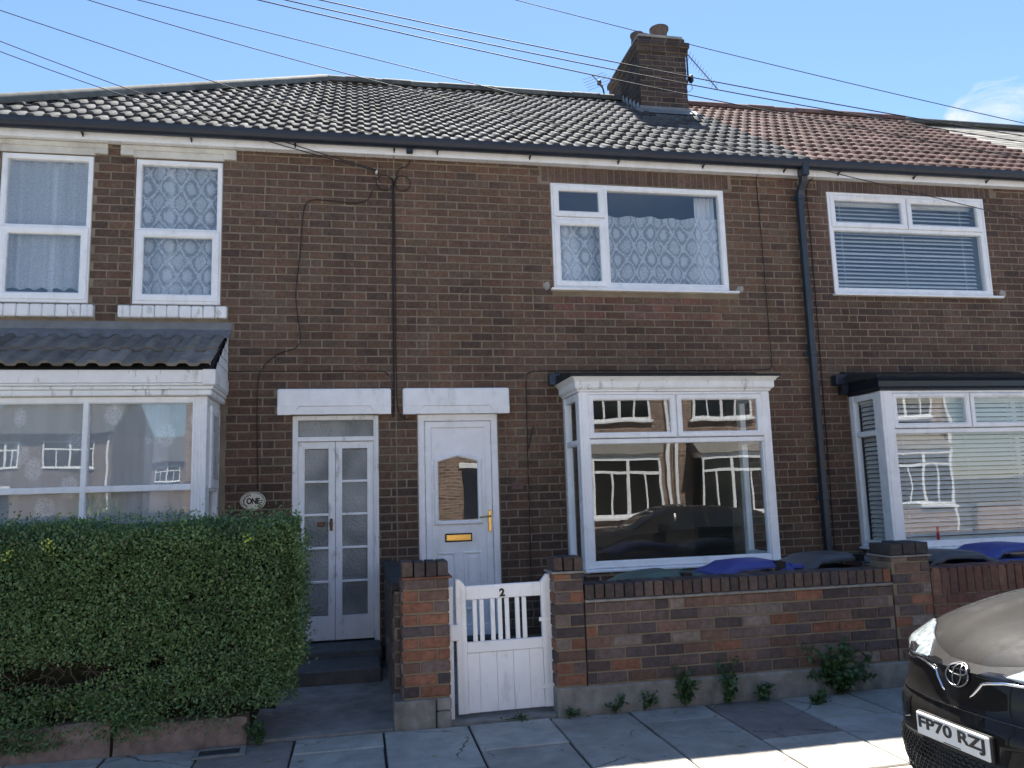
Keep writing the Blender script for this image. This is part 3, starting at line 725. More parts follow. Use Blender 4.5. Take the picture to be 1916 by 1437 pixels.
# door one: pair of narrow glazed leaves
x0, x1, z0, z1 = door1
d1 = MB(); d1.frame(x0+.002, x1-.002, z0-.05, z1-.002, .048, .03, .16, .004, .006); d1.cbox(x0+.045, x1-.045, .034, .14, 2.165, 2.212, .004)
d1.cbox(x0-.02, x0+.03, .012, .04, z0, z1-.01, .004); d1.cbox(x1-.03, x1+.012, .012, .04, z0, z1-.01, .004)
do1 = d1.build('front_door', 'old_paint', h1)
pane(do1, x0+.05, x1-.05, 2.215, z1-.055, .07, 'obscure')
for a, b in ((x0+.05, -.232), (-.228, x1-.05)):
    lf = MB(); st = .066
    lf.cbox(a, a+st, .055, .10, .205, 2.162, .004); lf.cbox(b-st, b, .055, .10, .205, 2.162, .004)
    lf.cbox(a+st-.002, b-st+.002, .057, .098, 2.09, 2.161, .003); lf.cbox(a+st-.002, b-st+.002, .057, .098, .206, .44, .003)
    hh = (2.09-.44)/5
    for q in range(1, 5): lf.cbox(a+st-.002, b-st+.002, .059, .095, .44+q*hh-.012, .44+q*hh+.012, .004)
    lf.build('door_leaf', 'old_paint', do1)
    for q in range(5): pane(do1, a+st, b-st, .44+q*hh+.012, .44+(q+1)*hh-.012, .075, 'obscure')
lk = MB(); lk.cbox(-.285, -.255, .045, .056, 1.27, 1.39, .003); lk.lathe([(.011, .045), (.011, .025), (.02, .02), (.02, .0), (.012, -.005)], (-.27, 0, 1.345), 12, 'y'); lk.build('door_lock', 'rust', do1)
MB().cbox(-.405, -.335, .06, .074, 1.315, 1.36, .004).build('letter_flap', 'rust', do1)
mb = MB()
a, b, c, d = dl1
mb.ring([(a+.004, c+.004), (b-.004, c+.004), (b-.004, d-.004), (a+.004, d-.004)], [(0, .1), (0, -.045), (.012, -.060), (.1, -.064)])
mb.box(a+.09, b-.09, -.0638, .1, c+.09, d-.09)
def lintel(h, a, b, c, d, opening):
    m = MB(); ch = .20
    # one shaped block: chamfered soffit between the two bearings
    x = [a, a+ch*.62, a+ch, b-ch, b-ch*.62, b]
    m.cbox(a, b, -.062, .10, c+.075, d, .014)
    m.prism([(-.060, c), (.10, c), (.10, c+.09), (-.060, c+.09)], a+.002, a+.13)
    m.prism([(-.060, c), (.10, c), (.10, c+.09), (-.060, c+.09)], b-.13, b-.002)
    for s, e in ((a+.13, a+.22), (b-.13, b-.22)):
        m.add([(s, -.060, c), (s, .1, c), (s, -.060, c+.09), (e, -.060, c+.085), (e, .1, c+.085), (s, .1, c+.09)], [(0, 2, 3), (1, 4, 5), (0, 3, 4, 1)])
    m.add([(a+.13, -.052, c+.004), (b-.13, -.052, c+.004), (b-.22, -.058, c+.08), (a+.22, -.058, c+.08), (a+.13, .09, c+.004), (b-.13, .09, c+.004)], [(0, 1, 2, 3), (0, 4, 5, 1)])
    return m.build('lintel', 'lintel_white', h)
lintel(h1, *dl1, door1)
MB().cbox(-.78, .215, -.42, .2, -.1, .186, .01).build('door_step', 'step', h1)
MB().cbox(-.80, .19, -.95, -.421, -.1, .125, .012).build('door_step', 'step', h1)
# bay one
BX0, BX1, BY = -3.415, -1.345, -.68
bw = MB()
bw.frame(BX0, BX1, .86, 2.545, .06, BY, BY+.07, .006, .012)
for x in (BX1-.125, BX0): bw.cbox(x+.002, x+.123, BY-.004, BY+.09, .865, 2.54, .004)
for q in range(4): bw.cbox(BX1-.12+q*.028, BX1-.12+q*.028+.018, BY-.010, BY, .87, 2.53, .004)
bw.cbox(-2.378, -2.334, BY-.012, BY+.07, .9, 2.50, .005)
bw.cbox(BX0+.1, BX1-.12, BY-.009, BY+.07, 1.703, 1.758, .005)
for x, s in ((BX1, 1), (BX0, -1)):      # returns
    xa, xb = sorted((x-s*.07, x-.001*s))
    bw.box(xa, xb, BY+.07, BY+.20, .87, 2.54); bw.box(xa, xb, -.07, .005, .87, 2.54); bw.box(xa, xb, BY+.2, -.07, 2.46, 2.54); bw.box(xa, xb, BY+.2, -.07, 1.69, 1.76); bw.box(xa, xb, BY+.2, -.07, .87, .93)
bo1 = bw.build('bay_window', 'upvc', h1)
for a, b in ((BX0+.12, -2.376), (-2.336, BX1-.122)):
    pane(bo1, a, b, 1.755, 2.495, BY+.03); pane(bo1, a, b, .92, 1.706, BY+.03)
ro = MB(); ro.cbox(BX1-.01, BX1+.014, BY+.19, -.06, 1.72, 2.48, .004); ro.build('sash', 'upvc', bo1)
for z0_, z1_ in ((1.80, 2.40), (.95, 1.68)):
    m = MB().box(BX1+.010 if z0_ > 1.5 else BX1-.03, BX1+.0165 if z0_ > 1.5 else BX1-.024, BY+.27, -.13, z0_, z1_); m.build('pane', 'glass', bo1)
    MB().box(BX0+.02, BX0+.026, BY+.2, -.07, z0_-.04, z1_+.04).build('pane', 'glass', bo1)
MB().cbox(BX0-.03, BX1+.03, BY-.07, .0, .79, .858, .01).build('sill', 'old_paint', bo1)
MB().box(BX0+.01, BX1-.01, BY+.02, .005, -.1, .79).build('bay_wall', 'farbrick2', bo1)
cb = MB()
cb.cbox(BX0-.04, BX1+.045, BY-.055, .0, 2.548, 2.60, .008); cb.cbox(BX0-.055, BX1+.06, BY-.07, .0, 2.601, 2.632, .006)
cb.cbox(BX0-.075, BX1+.075, BY-.085, -.002, 2.634, 2.655, .006); cb.cbox(BX0-.075, BX1+.078, BY-.09, -.002, 2.657, 2.775, .006)
cb.cbox(BX1-.03, BX1+.082, BY-.096, BY-.05, 2.640, 2.78, .006)
cb.build('fascia', 'old_paint', bo1)
# cheek boarding on the end of the bay roof
ck = MB()
ys, zs_ = (BY-.06, -.004), (2.777, 3.20)
for q in range(5):
    za, zb = 2.778+q*.095, 2.778+(q+1)*.095-.004
    f = lambda z: BY-.06+(z-2.76)/(3.23-2.76)*(.0-(BY-.06))
    ck.add([(BX1+.07, f(za), za), (BX1+.07, -.002, za), (BX1+.064, -.002, zb), (BX1+.064, min(f(zb), -.004), zb)], [(0, 1, 2, 3)])
    ck.add([(BX1+.05, f(za), za), (BX1+.05, -.002, za), (BX1+.07, -.002, za), (BX1+.07, f(za), za)], [(0, 1, 2, 3)])
ck.build('cheek_boarding', 'old_paint', bo1)
# bay roof tiles
bt_ang = math.atan2(3.25-2.80, (0-(BY-.115)))
tb = tile_geo(.182, 2, .027, .46, .058, .03, .030).mesh('roof_tile', 'tile_bay', smooth=R(40))
bd = MB(); bd.add([(BX0-.10, BY-.10, 2.785), (BX1+.04, BY-.10, 2.785), (BX1+.04, -.001, 3.27), (BX0-.10, -.001, 3.27), (BX0-.10, -.001, 2.785), (BX1+.04, -.001, 2.785)], [(0, 1, 2, 3), (0, 3, 4), (1, 5, 2), (0, 4, 5, 1)])
bd.build('roof_deck', 'felt', bo1)
for r_ in range(2):
    for k in range(6):
        s = r_*.37
        o = link('roof_tile', tb, bo1, (BX0-.105+k*.371, BY-.135+s*math.cos(bt_ang), 2.772+s*math.sin(bt_ang)), (bt_ang, 0, 0)); o.scale.x = 1.018
        o.rotation_euler.z = random.gauss(0, .006)
fl = MB()
P = []
for i in range(121):
    x = BX0-.09+(BX1-BX0+.185)*i/120
    u = (x-(BX0-.105))/.1853 % 1.0; hgt = .027*smoothstep(.36, .58, u)*(1-smoothstep(.86, 1.02, u))
    P.append([(x, -.006, 3.375), (x, -.012, 3.30), (x, -.05, 3.262+hgt*.7), (x, -.155, 3.192+1.16*hgt), (x, -.162, 3.186+1.16*hgt)])
fl.grid(P); fl.build('lead_flashing', 'lead', bo1, smooth=R(40))

# ================================================================== HOUSE TWO
w2 = (2.115, 4.197, 3.80, 5.02)
bay2 = (2.22, 4.16, .82, 2.55)
door2 = (.60, 1.447, .17, 2.43); dl2 = (.452, 1.568, 2.425, 2.695)
sol2 = (2.0, 4.62, 5.02, 5.20)
h2, wall2 = house_shell('terraced_house', 'middle terraced house with white panelled door and flat-topped white bay', *H2, [w2, bay2, door2], T_DARK, 'tile', red=(2.15, 4.0, 3.5, 3.78), phase=.1,
                        specials=[dl2, (2.0, 4.30, 5.02, 5.21), (2.1, 4.3, 3.77, 3.8), (2.16, 4.24, -.1, 2.72)])
put_bricks(wall2, [(2.02+i*.0775, 2.02+(i+1)*.0775-.009, 5.028, 5.196) for i in range(29)], lambda x, z: shade([(.130, .084, .067)], .82, 1.15))
cx = lambda x, s: 2.5 > 9
rf2 = roof_deck(h2, H2[0], H2[1], 'tile')
CH = (4.27, 5.05, 2.6, 3.95)
in_ch = lambda x, s: CH[0]-.02 < x < CH[1]+.02 and (EAVE_Y+s*cp > CH[2]-.02)
lay_roof(rf2, H2[0], H2[1]+.06, T_DARK, RT_DARK, skip=in_ch)
eaves(h2, *H2)
x0, x1, z0, z1 = w2
f = MB(); f.frame(x0+.003, x1-.003, z0+.003, z1-.003, .062, .006, .08); f.cbox(2.728, 2.778, .012, .075, z0+.05, z1-.05, .006); f.cbox(x0+.05, 2.735, .012, .075, 4.595, 4.635, .005)
f.cbox(2.775, x1-.058, .02, .07, z0+.058, z0+.085, .005)
fr = f.build('window', 'upvc', h2)
pane(fr, 2.778, x1-.062, z0+.08, z1-.06, .045)
sash(fr, x0+.022, 2.742, 4.622, z1-.02, -.008, .068); sash(fr, x0+.022, 2.742, z0+.022, 4.60, -.008, .068)
MB().cbox(2.075, 4.285, -.062, .08, 3.770, 3.797, .006).build('sill', 'upvc', fr)
# front door two
x0, x1, z0, z1 = door2
d = MB(); d.frame(x0+.002, x1-.002, z0, z1-.003, .072, .02, .10, .006, .008); do2 = d.build('front_door', 'upvc', h2)
lx0, lx1, lz0, lz1 = x0+.074, x1-.074, .215, z1-.075
xm = (lx0+lx1)/2
leaf = MB(); leaf.frame(lx0+.004, lx1-.004, lz0, lz1-.004, .070, .026, .07, .005, .012)
gx0, gx1, gz0, gz1, apex = lx0+.135, lx1-.150, 1.325, 1.930, 1.985
slab_with_holes(leaf, lx0+.06, lx1-.06, lz0+.06, lz1-.06, [(gx0, gx1, gz0, apex)], .042, .06)
leaf.add([(gx0, .042, gz1), ((gx0+gx1)/2, .042, apex), (gx0, .042, apex+.001)], [(0, 1, 2)]); leaf.add([(gx1, .042, gz1), (gx1, .042, apex+.001), ((gx0+gx1)/2, .042, apex)], [(0, 1, 2)])
poly = [(gx0, gz0), (gx1, gz0), (gx1, gz1), ((gx0+gx1)/2+.09, gz1+.035), ((gx0+gx1)/2, apex), ((gx0+gx1)/2-.09, gz1+.035), (gx0, gz1)]
leaf.ring(poly, [(-.045, .043), (-.042, .030), (-.030, .020), (-.012, .020), (.0, .030), (.004, .05)])
for a, b in ((lx0+.115, xm-.045), (xm+.035, lx1-.125)):
    leaf.ring([(a, .42), (b, .42), (b, 1.01), (a, 1.01)], [(0, .043), (.006, .030), (.018, .030), (.03, .0405), (.042, .0405), (.062, .033), (.066, .0329)])
    leaf.box(a+.064, b-.064, .0331, .05, .484, .946)
leaf.build('door_leaf', 'upvc', do2)
pg = MB(); pg.add([(q[0], .036, q[1]) for q in poly]+[(q[0], .042, q[1]) for q in poly], [tuple(range(7)), tuple(range(13, 6, -1))]+[(i, (i+1) % 7, 7+(i+1) % 7, 7+i) for i in range(7)]); pg.build('pane', 'glass', do2)
lb = MB(); lb.cbox(xm-.152, xm+.128, .030, .044, 1.108, 1.196, .006); lbo = lb.build('letter_plate', 'black', do2)
MB().cbox(xm-.14, xm+.116, .024, .031, 1.122, 1.182, .004).build('letter_flap', 'gold', lbo and do2)
hd_ = MB(); hd_.cbox(lx1-.052, lx1-.018, .014, .027, 1.20, 1.42, .008); hd_.tube([(lx1-.035, .02, 1.36), (lx1-.035, -.03, 1.36), (lx1-.05, -.045, 1.36), (lx1-.15, -.045, 1.352)], .009, 8)
hd_.lathe([(.012, .014), (.012, .008), (.006, .008)], (lx1-.035, 0, 1.26), 12, 'y'); hd_.build('handle', 'gold', do2)
MB().cbox(lx1-.052, lx1-.022, .018, .030, 1.50, 1.575, .006).build('lock_cover', 'upvc', do2)
MB().cbox(x0-.01, x1+.01, -.03, .1, .13, .172, .006).build('threshold', 'step', do2)
lintel(h2, *dl2, door2)
MB().cbox(x0-.08, x1+.08, -.38, -.031, -.1, .12, .012).build('door_step', 'concrete', h2)
# bay two
def flat_bay(h, X0, X1, BY, zs, ztop, mull, corn_mat, corn_z, vent, sill_z, post=.09, sash_z=2.10):
    b = MB()
    # four posts, head, transom, bottom rail
    for x in (X0, X1-post): b.cbox(x, x+post, BY, BY+.085, sill_z+.001, ztop, .006)
    b.cbox(X0+.028, X0+post+.006, BY-.006, BY+.001, sill_z+.002, ztop-.002, .003); b.cbox(X1-post-.006, X1-.028, BY-.006, BY+.001, sill_z+.002, ztop-.002, .003)
    b.cbox(X0+post-.002, X1-post+.002, BY+.004, BY+.08, ztop-.028, ztop-.001, .005)
    b.cbox(X0+post-.002, X1-post+.002, BY+.002, BY+.08, sash_z-.055, sash_z-.002, .008)
    b.cbox(X0+post-.002, X1-post+.002, BY+.002, BY+.08, sill_z+.002, sill_z+.072, .010)
    for x in (X0+post-.002, X1-post-.022): b.cbox(x, x+.024, BY+.003, BY+.08, sill_z+.07, sash_z-.05, .008)
    b.cbox(mull-.012, mull+.012, BY+.006, BY+.08, sash_z, ztop-.02, .004)
    for s in (0, 1):
        xa, xb = (X0, X0+.07) if s == 0 else (X1-.07, X1)
        xi = (xa+.006, xb) if s == 0 else (xa, xb-.006)
        b.cbox(xa, xb, -.075, .004, sill_z+.002, ztop-.001, .006)
        b.cbox(xi[0], xi[1], BY+.084, BY+.15, sill_z+.003, ztop-.003, .004)
        for za, zb in ((ztop-.075, ztop-.003), (sash_z-.06, sash_z), (sill_z+.003, sill_z+.075)): b.cbox(xi[0], xi[1], BY+.149, -.074, za, zb, .008)
    o = b.build('bay_window', 'upvc', h)
    pane(o, X0+post+.022, X1-post-.022, sill_z+.07, sash_z-.053, BY+.04)
    sash(o, X0+post, mull-.003, sash_z, ztop-.026, BY-.012, .056, vent=vent); sash(o, mull+.003, X1-post, sash_z, ztop-.026, BY-.012, .056, vent=vent)
    for s in (0, 1):
        xg = X0+.035 if s == 0 else X1-.041
        for za, zb in ((sash_z, ztop-.075), (sill_z+.075, sash_z-.06)): MB().box(xg, xg+.006, BY+.145, -.07, za-.005, zb+.005).build('pane', 'glass', o)
    MB().cbox(X0-.035, X1+.11, BY-.085, .0, sill_z-.028, sill_z, .008).build('sill', 'upvc', o)
    MB().box(X0+.02, X1-.02, BY+.03, .005, -.1, sill_z-.029).build('bay_wall', 'farbrick2', o)
    # cornice: moulded profile run round three sides
    z0c, z1c = corn_z; hc = z1c-z0c
    prof = [(0, 0), (.012, 0), (.012, .10), (.030, .16), (.042, .24), (.042, .60), (.055, .66), (.062, .74), (.085, .86), (.098, .90), (.098, 1.0), (0, 1.0)]
    path = [((X0, .0), (-1, 0)), ((X0, BY), (-1, -1)), ((X1, BY), (1, -1)), ((X1, .0), (1, 0))]
    P = []
    for (px, py), (nx, ny) in path: P.append([(px+nx*o_, py+ny*o_, z0c+t_*hc) for o_, t_ in prof])
    c = MB(); c.grid(P); c.add([(X0, 0, z0c), (X0, BY, z0c), (X1, BY, z0c), (X1, 0, z0c)], [(0, 1, 2, 3)]); c.build('cornice', corn_mat, o, smooth=R(25))
    rf = MB(); rf.add([(X0-.10, BY-.10, z1c+.002), (X1+.10, BY-.10, z1c+.002), (X1+.10, -.001, z1c+.085), (X0-.10, -.001, z1c+.085), (X0-.10, BY-.10, z1c-.02), (X1+.10, BY-.10, z1c-.02), (X1+.10, -.001, z1c-.02), (X0-.10, -.001, z1c-.02)],
                      [(0, 1, 2, 3), (4, 7, 6, 5), (0, 4, 5, 1), (1, 5, 6, 2), (0, 3, 7, 4)]); rf.build('bay_roof', 'felt', o)
    MB().cbox(X0-.08, X1+.2, -.012, .004, z1c+.06, z1c+.125, .003).build('flashing', 'felt', o)
    return o
bo2 = flat_bay(h2, 2.163, 4.238, -.62, None, 2.572, 3.192, 'old_paint', (2.574, 2.738), False, .83)
gs = MB(); gs.add([(2.0, -.03, 2.72), (2.0, -.03, 2.83), (2.115, -.05, 2.835), (2.05, -.06, 2.71), (2.0, -.12, 2.72), (2.0, -.12, 2.83), (2.115, -.14, 2.835), (2.05, -.15, 2.71)], [(0, 1, 2, 3), (7, 6, 5, 4), (0, 4, 5, 1), (1, 5, 6, 2), (2, 6, 7, 3), (3, 7, 4, 0)])
gs.build('gutter_end', 'pipe', bo2)
# chimney on the party line
ch = MB().box(CH[0]+.008, CH[1]-.008, CH[2]+.0085, CH[3], 6.9, 8.50).build('chimney', 'mortar', h2)
ccol = lambda x, z: shade([(.072, .052, .047), (.062, .047, .045), (.080, .057, .050)], .75, 1.2)
put_bricks(ch, [r for r in courses(CH[0], CH[1], 7.22, 8.30, [], zref=7.22)], ccol, (0, CH[2], 0))
put_bricks(ch, [r for r in courses(-CH[3], -CH[2], 7.22, 8.30, [], zref=7.22)], ccol, (CH[0], 0, 0), -math.pi/2)
put_bricks(ch, [r for r in courses(CH[2], CH[3], 7.22, 8.30, [], zref=7.22)], ccol, (CH[1], 0, 0), math.pi/2)
for q, (e, za, zb) in enumerate(((.03, 8.302, 8.384), (.055, 8.386, 8.47), (.0, 8.472, 8.56), (-.02, 8.562, 8.61))):
    m = MB().box(CH[0]-e+.006, CH[1]+e-.006, CH[2]-e+.0085, CH[3]+e, za, zb).build('corbel', 'mortar' if q < 3 else 'cement', ch)
    if q < 3:
        rr = courses(CH[0]-e, CH[1]+e, za, zb+.003, [], zref=za-.006); put_bricks(ch, rr, ccol, (0, CH[2]-e, 0), 0, .1)
        rr = courses(-CH[3]-e, -CH[2]+e, za, zb+.003, [], zref=za-.006); put_bricks(ch, rr, ccol, (CH[0]-e, 0, 0), -math.pi/2, .05)
        rr = courses(CH[2]-e, CH[3]+e, za, zb+.003, [], zref=za-.006); put_bricks(ch, rr, ccol, (CH[1]+e, 0, 0), math.pi/2, .05)
MB().lathe([(.140, 8.60), (.130, 8.66), (.122, 8.84), (.135, 8.89), (.155, 8.92), (.155, 8.95), (.115, 8.955), (.11, 8.7)], (4.80, 3.0, 0), 24).build('chimney_pot', 'pot', ch, smooth=R(35))
MB().lathe([(.10, 8.60), (.095, 8.74), (.11, 8.75), (.11, 8.79), (.08, 8.795), (.078, 8.66)], (4.40, 2.95, 0), 20).build('chimney_pot', 'pot', ch, smooth=R(35))
fl = MB(); fl.add([(CH[0]-.12, CH[2]-.16, EAVE_Z+(CH[2]-.16-EAVE_Y)*TAN+.085), (CH[1]+.1, CH[2]-.16, EAVE_Z+(CH[2]-.16-EAVE_Y)*TAN+.085), (CH[1]+.1, CH[2]-.006, 7.36), (CH[0]-.12, CH[2]-.006, 7.36), (CH[0]-.12, CH[2]-.006, 7.27), (CH[1]+.1, CH[2]-.006, 7.27)], [(0, 1, 2, 3)])
fl.box(CH[0]-.02, CH[1]+.02, CH[2]-.010, CH[2]-.004, 7.2, 7.40); fl.build('lead_flashing', 'lead', ch)
for q in range(5):
    y = CH[2]+.02+q*.16; zz = EAVE_Z+(y-EAVE_Y)*TAN
    MB().add([(CH[0]-.010, y, zz), (CH[0]-.010, y+.16, zz+.02), (CH[0]-.010, y+.16, zz+.26), (CH[0]-.010, y+.05, zz+.24), (CH[0]-.03, y-.02, zz+.10), (CH[0]-.05, y, zz+.02)], [(0, 1, 2, 3), (0, 3, 4), (0, 4, 5)]).build('step_flashing', 'leadpale', ch)

# ================================================================== HOUSE THREE
w3 = (5.523, 7.69, 3.81, 5.06)
bay3 = (5.64, 7.68, .86, 2.56)
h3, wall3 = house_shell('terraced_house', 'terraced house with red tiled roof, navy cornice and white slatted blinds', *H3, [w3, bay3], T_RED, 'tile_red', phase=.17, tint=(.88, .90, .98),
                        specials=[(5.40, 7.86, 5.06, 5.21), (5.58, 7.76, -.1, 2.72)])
put_bricks(wall3, [(5.41+i*.0775, 5.41+(i+1)*.0775-.009, 5.068, 5.198) for i in range(31)], lambda x, z: shade([(.112, .078, .068)], .82, 1.15))
rf3 = roof_deck(h3, H3[0], H3[1], 'tile_red')
lay_roof(rf3, H3[0]+.06, H3[1]+.05, T_RED, RT_RED, skip=lambda x, s: CH[0]-.02 < x < CH[1]+.02 and EAVE_Y+s*cp > CH[2])
eaves(h3, *H3)
x0, x1, z0, z1 = w3
f = MB(); f.frame(x0+.003, x1-.003, z0+.003, z1-.003, .07, .004, .08); f.frame(x0+.003, x1-.003, z0+.003, z1-.003, .022, -.006, .01, .004, .004)
f.cbox(x0+.06, x1-.06, .008, .075, 4.585, 4.635, .006); f.cbox(6.583, 6.607, .008, .075, 4.63, z1-.05, .004)
fr = f.build('window', 'upvc', h3)
pane(fr, x0+.07, x1-.07, z0+.07, 4.588, .045)
sash(fr, x0+.035, 6.593, 4.622, z1-.03, -.010, .066, vent=True); sash(fr, 6.597, x1-.035, 4.622, z1-.03, -.010, .066, vent=True)
MB().cbox(5.495, 7.79, -.062, .08, 3.775, 3.804, .006).build('sill', 'upvc', fr)
bo3 = flat_bay(h3, 5.585, 7.75, -.57, None, 2.575, 6.69, 'navy', (2.576, 2.742), True, .875, post=.13, sash_z=2.155)
gs = MB(); gs.cbox(5.36, 5.50, -.14, -.02, 2.70, 2.82, .01); gs.prism([(-.15, 2.78), (-.02, 2.78), (-.02, 2.60), (-.06, 2.60)], 5.45, 5.53); gs.build('gutter_end', 'gutter', bo3)
# downpipe on the party line
dp = MB()
dp.cbox(5.10, 5.18, -.235, -.10, 5.16, 5.30, .01)
P = [(5.14, -.165, 5.2), (5.14, -.14, 5.10), (5.135, -.075, 5.02), (5.135, -.052, 4.94)]
for (p, q) in zip(P[:-1], P[1:]): dp.add([(p[0]+sx*.036, p[1]+sy*.036, p[2]) for sx, sy in ((-1, -1), (1, -1), (1, 1), (-1, 1))]+[(q[0]+sx*.036, q[1]+sy*.036, q[2]) for sx, sy in ((-1, -1), (1, -1), (1, 1), (-1, 1))], [(0, 1, 5, 4), (1, 2, 6, 5), (2, 3, 7, 6), (3, 0, 4, 7)])
dp.cbox(5.101, 5.169, -.088, -.018, .02, 4.96, .008)
for z in (4.92, 3.05, 1.4): dp.cbox(5.093, 5.177, -.096, -.012, z, z+.07, .006); dp.cbox(5.06, 5.21, -.022, -.002, z+.01, z+.05, .003)
dp.build('downpipe', 'pipe', h2)
# house four: only its pale roof shows past the stepped red edge
h4 = thing('terraced_house', 'far end terraced house under a smoother pale slate roof', 'house', group='terraced houses in the row')
MB().box(9.455, 14.0, .0, 7.3, -.12, 5.33).build('wall', 'farbrick2', h4)
global_z = RIDGE_Z
r4 = MB(); by = 2*RIDGE_Y-EAVE_Y
r4.add([(9.455, EAVE_Y, EAVE_Z-.01), (14.4, EAVE_Y, EAVE_Z-.01), (14.4, RIDGE_Y, RIDGE_Z-.02), (9.455, RIDGE_Y, RIDGE_Z-.02), (9.455, by, EAVE_Z-.01), (14.4, by, EAVE_Z-.01)], [(0, 1, 2, 3), (3, 2, 5, 4), (1, 0, 4, 5), (0, 3, 4), (1, 5, 2)])
rf4 = r4.build('roof', 'slate', h4)
sm = MB().cbox(0, .296, 0, .36, .004, .016, .003).mesh('slate', 'slate')
for r_ in range(20):
    for k in range(15):
        o = link('slate', sm, rf4); deck(o, 9.46+k*.30+(.15 if r_ % 2 else 0), r_*.218); o.rotation_euler.x -= .025
for k in range(11): link('ridge_tile', RT_DARK, rf4, (9.46+k*.435, RIDGE_Y, RIDGE_Z+.0), (0, 0, -math.pi/2))
eaves(h4, 9.455, 14.4)

# ------------------------------------------------------------------ curtains and blinds
drape('net_curtain', 'plain sheer net with scalloped hem in the upper window farthest from the doors', -3.40, -2.64, 3.70, 5.03, .10, 'net', .12, .016, 'curtain', None, scallop=1)
drape('curtain', 'narrow white drape hanging behind the plain sheer net', -3.02, -2.97, 3.60, 5.03, .16, 'fabric', .03, .008)
drape('net_curtain', 'damask lace net filling the narrow upper window above the tiled bay end', -2.16, -1.40, 3.60, 5.03, .11, 'lace_damask', .21, .028)
drape('curtain', 'white drape edge seen through damask lace in the narrow upper window', -1.92, -1.86, 3.60, 5.03, .17, 'fabric', .03, .010)
drape('net_curtain', 'damask lace half net across the wide upper window', 2.16, 4.15, 3.84, 4.69, .11, 'lace_damask', .26, .030)
drape('curtain', 'white drape gathered at the downpipe side of the wide upper window', 3.90, 4.14, 3.82, 4.98, .18, 'fabric', .05, .014)
drape('curtain', 'white drape swept aside in the small casement of the wide upper window', 2.17, 2.40, 3.82, 4.62, .17, 'fabric', .06, .012, taper=(2.17, 2.52))
drape('net_curtain', 'rose patterned net spanning the bay window under the tiled bay roof', -3.32, -1.45, .90, 2.50, -.60, 'lace_rose', .19, .016, n=110)
drape('curtain', 'white drape tied in the bay window under the tiled roof', -1.92, -1.72, .90, 2.49, -.44, 'fabric', .05, .014)
def blind(label, x0, x1, z0, z1, y, pitch=.05, tilt=.75, depth=.05, rot=0, loc=(0, 0, 0)):
    t = thing('venetian_blind', label, 'blind', loc, rot)
    me = MB()
    P = []
    w = x1-x0
    for a in np.linspace(-.5, .5, 5):
        P.append([(xx, math.cos(tilt)*a*depth, math.sin(tilt)*a*depth+.004*(1-4*a*a)) for xx in (0, w)])
    me.grid(P); me.grid([[(q[0], q[1]+.001, q[2]-.0012) for q in row] for row in P])
    m = me.mesh('slat', 'blind', smooth=True)
    z = z1-.04
    while z > z0:
        link('slat', m, t, (x0, y, z), (random.gauss(0, .03), random.gauss(0, .0012), 0)); z -= pitch
    MB().cbox(x0, x1, y-.03, y+.03, z1-.035, z1, .004).build('head_rail', 'blind', t)
    MB().cbox(x0, x1, y-.02, y+.02, z0-.02, z0-.004, .004).build('bottom_rail', 'blind', t)
    for k in (.08, .5, .92): MB().box(x0+w*k-.003, x0+w*k+.003, y-.024, y-.023, z0, z1).build('ladder_tape', 'fabric', t)
blind('pale slatted blind in the upper window of the red roofed house', 5.61, 7.60, 3.89, 4.99, .15)
blind('white slatted blind across the front of the navy corniced bay', 5.72, 7.62, .95, 2.50, -.45, tilt=.95)
blind('short slatted blind in the side light of the navy corniced bay', -.0, .36, .95, 2.50, 0, tilt=.95, rot=-math.pi/2, loc=(5.68, -.09, 0))
pk = MB(); pk.cbox(6.15, 6.18, -.53, -.50, .90, 1.05, .01); pk.lathe([(.012, 1.05), (.012, 1.09), (.004, 1.10)], (6.165, -.515, 0), 10)
MT['red'] = mat_plain('red_plastic', (.55, .03, .05), .35, .4)
tag(pk.build('bottle', 'red', None), 'small red bottle behind the glass of the navy corniced bay', 'bottle')

# ------------------------------------------------------------------ garden walls and piers
WY, WYB = -2.43, -2.20
def soldier_row(parent, x0, x1, z0, z1, colf, w=.078, y0=WY, y1=WYB):
    n = max(1, round((x1-x0)/w)); w = (x1-x0)/n
    me = [MB().cbox(0, w-.010, 0, y1-y0, 0, z1-z0, random.choice((.004, .006, .005))).mesh('coping_brick', 'brick') for _ in range(3)]
    for i in range(n):
        o = link('coping_brick', random.choice(me), parent, (x0+i*w+.005, y0+random.uniform(-.004, .003), z0+random.uniform(-.003, .003)), (random.gauss(0, .008), random.gauss(0, .008), random.gauss(0, .01)))
        o.color = (*colf(0, 0), 1)
dark_cop = lambda x, z: shade([(.070, .056, .053), (.095, .068, .059), (.18, .085, .052)], .75, 1.15, (6, 5, .7))
gw = thing('garden_wall', 'weathered brick garden wall with efflorescence between two gate piers', 'wall', (0, 0, 0))
MB().box(1.635, 4.17, WY+.010, WYB-.01, .17, .80).build('mortar_core', 'mortar', gw)
put_bricks(gw, courses(1.63, 4.175, .196, .775, [], zref=.190, course=.0832, phase=.07), garden_col(), (0, WY, 0), 0, .1)
put_bricks(gw, courses(-4.175, -1.63, .196, .775, [], zref=.190, course=.0832), garden_col(), (0, WYB, 0), math.pi, .1, limit=0)
soldier_row(gw, 1.632, 4.172, .797, .905, dark_cop)
MB().cbox(1.632, 4.172, WY-.016, WYB+.016, .777, .795, .004).build('creasing_tile', 'concrete', gw)
MB().cbox(1.40, 4.30, WY-.014, WYB+.02, -.1, .188, .012).build('plinth', 'concrete', gw)
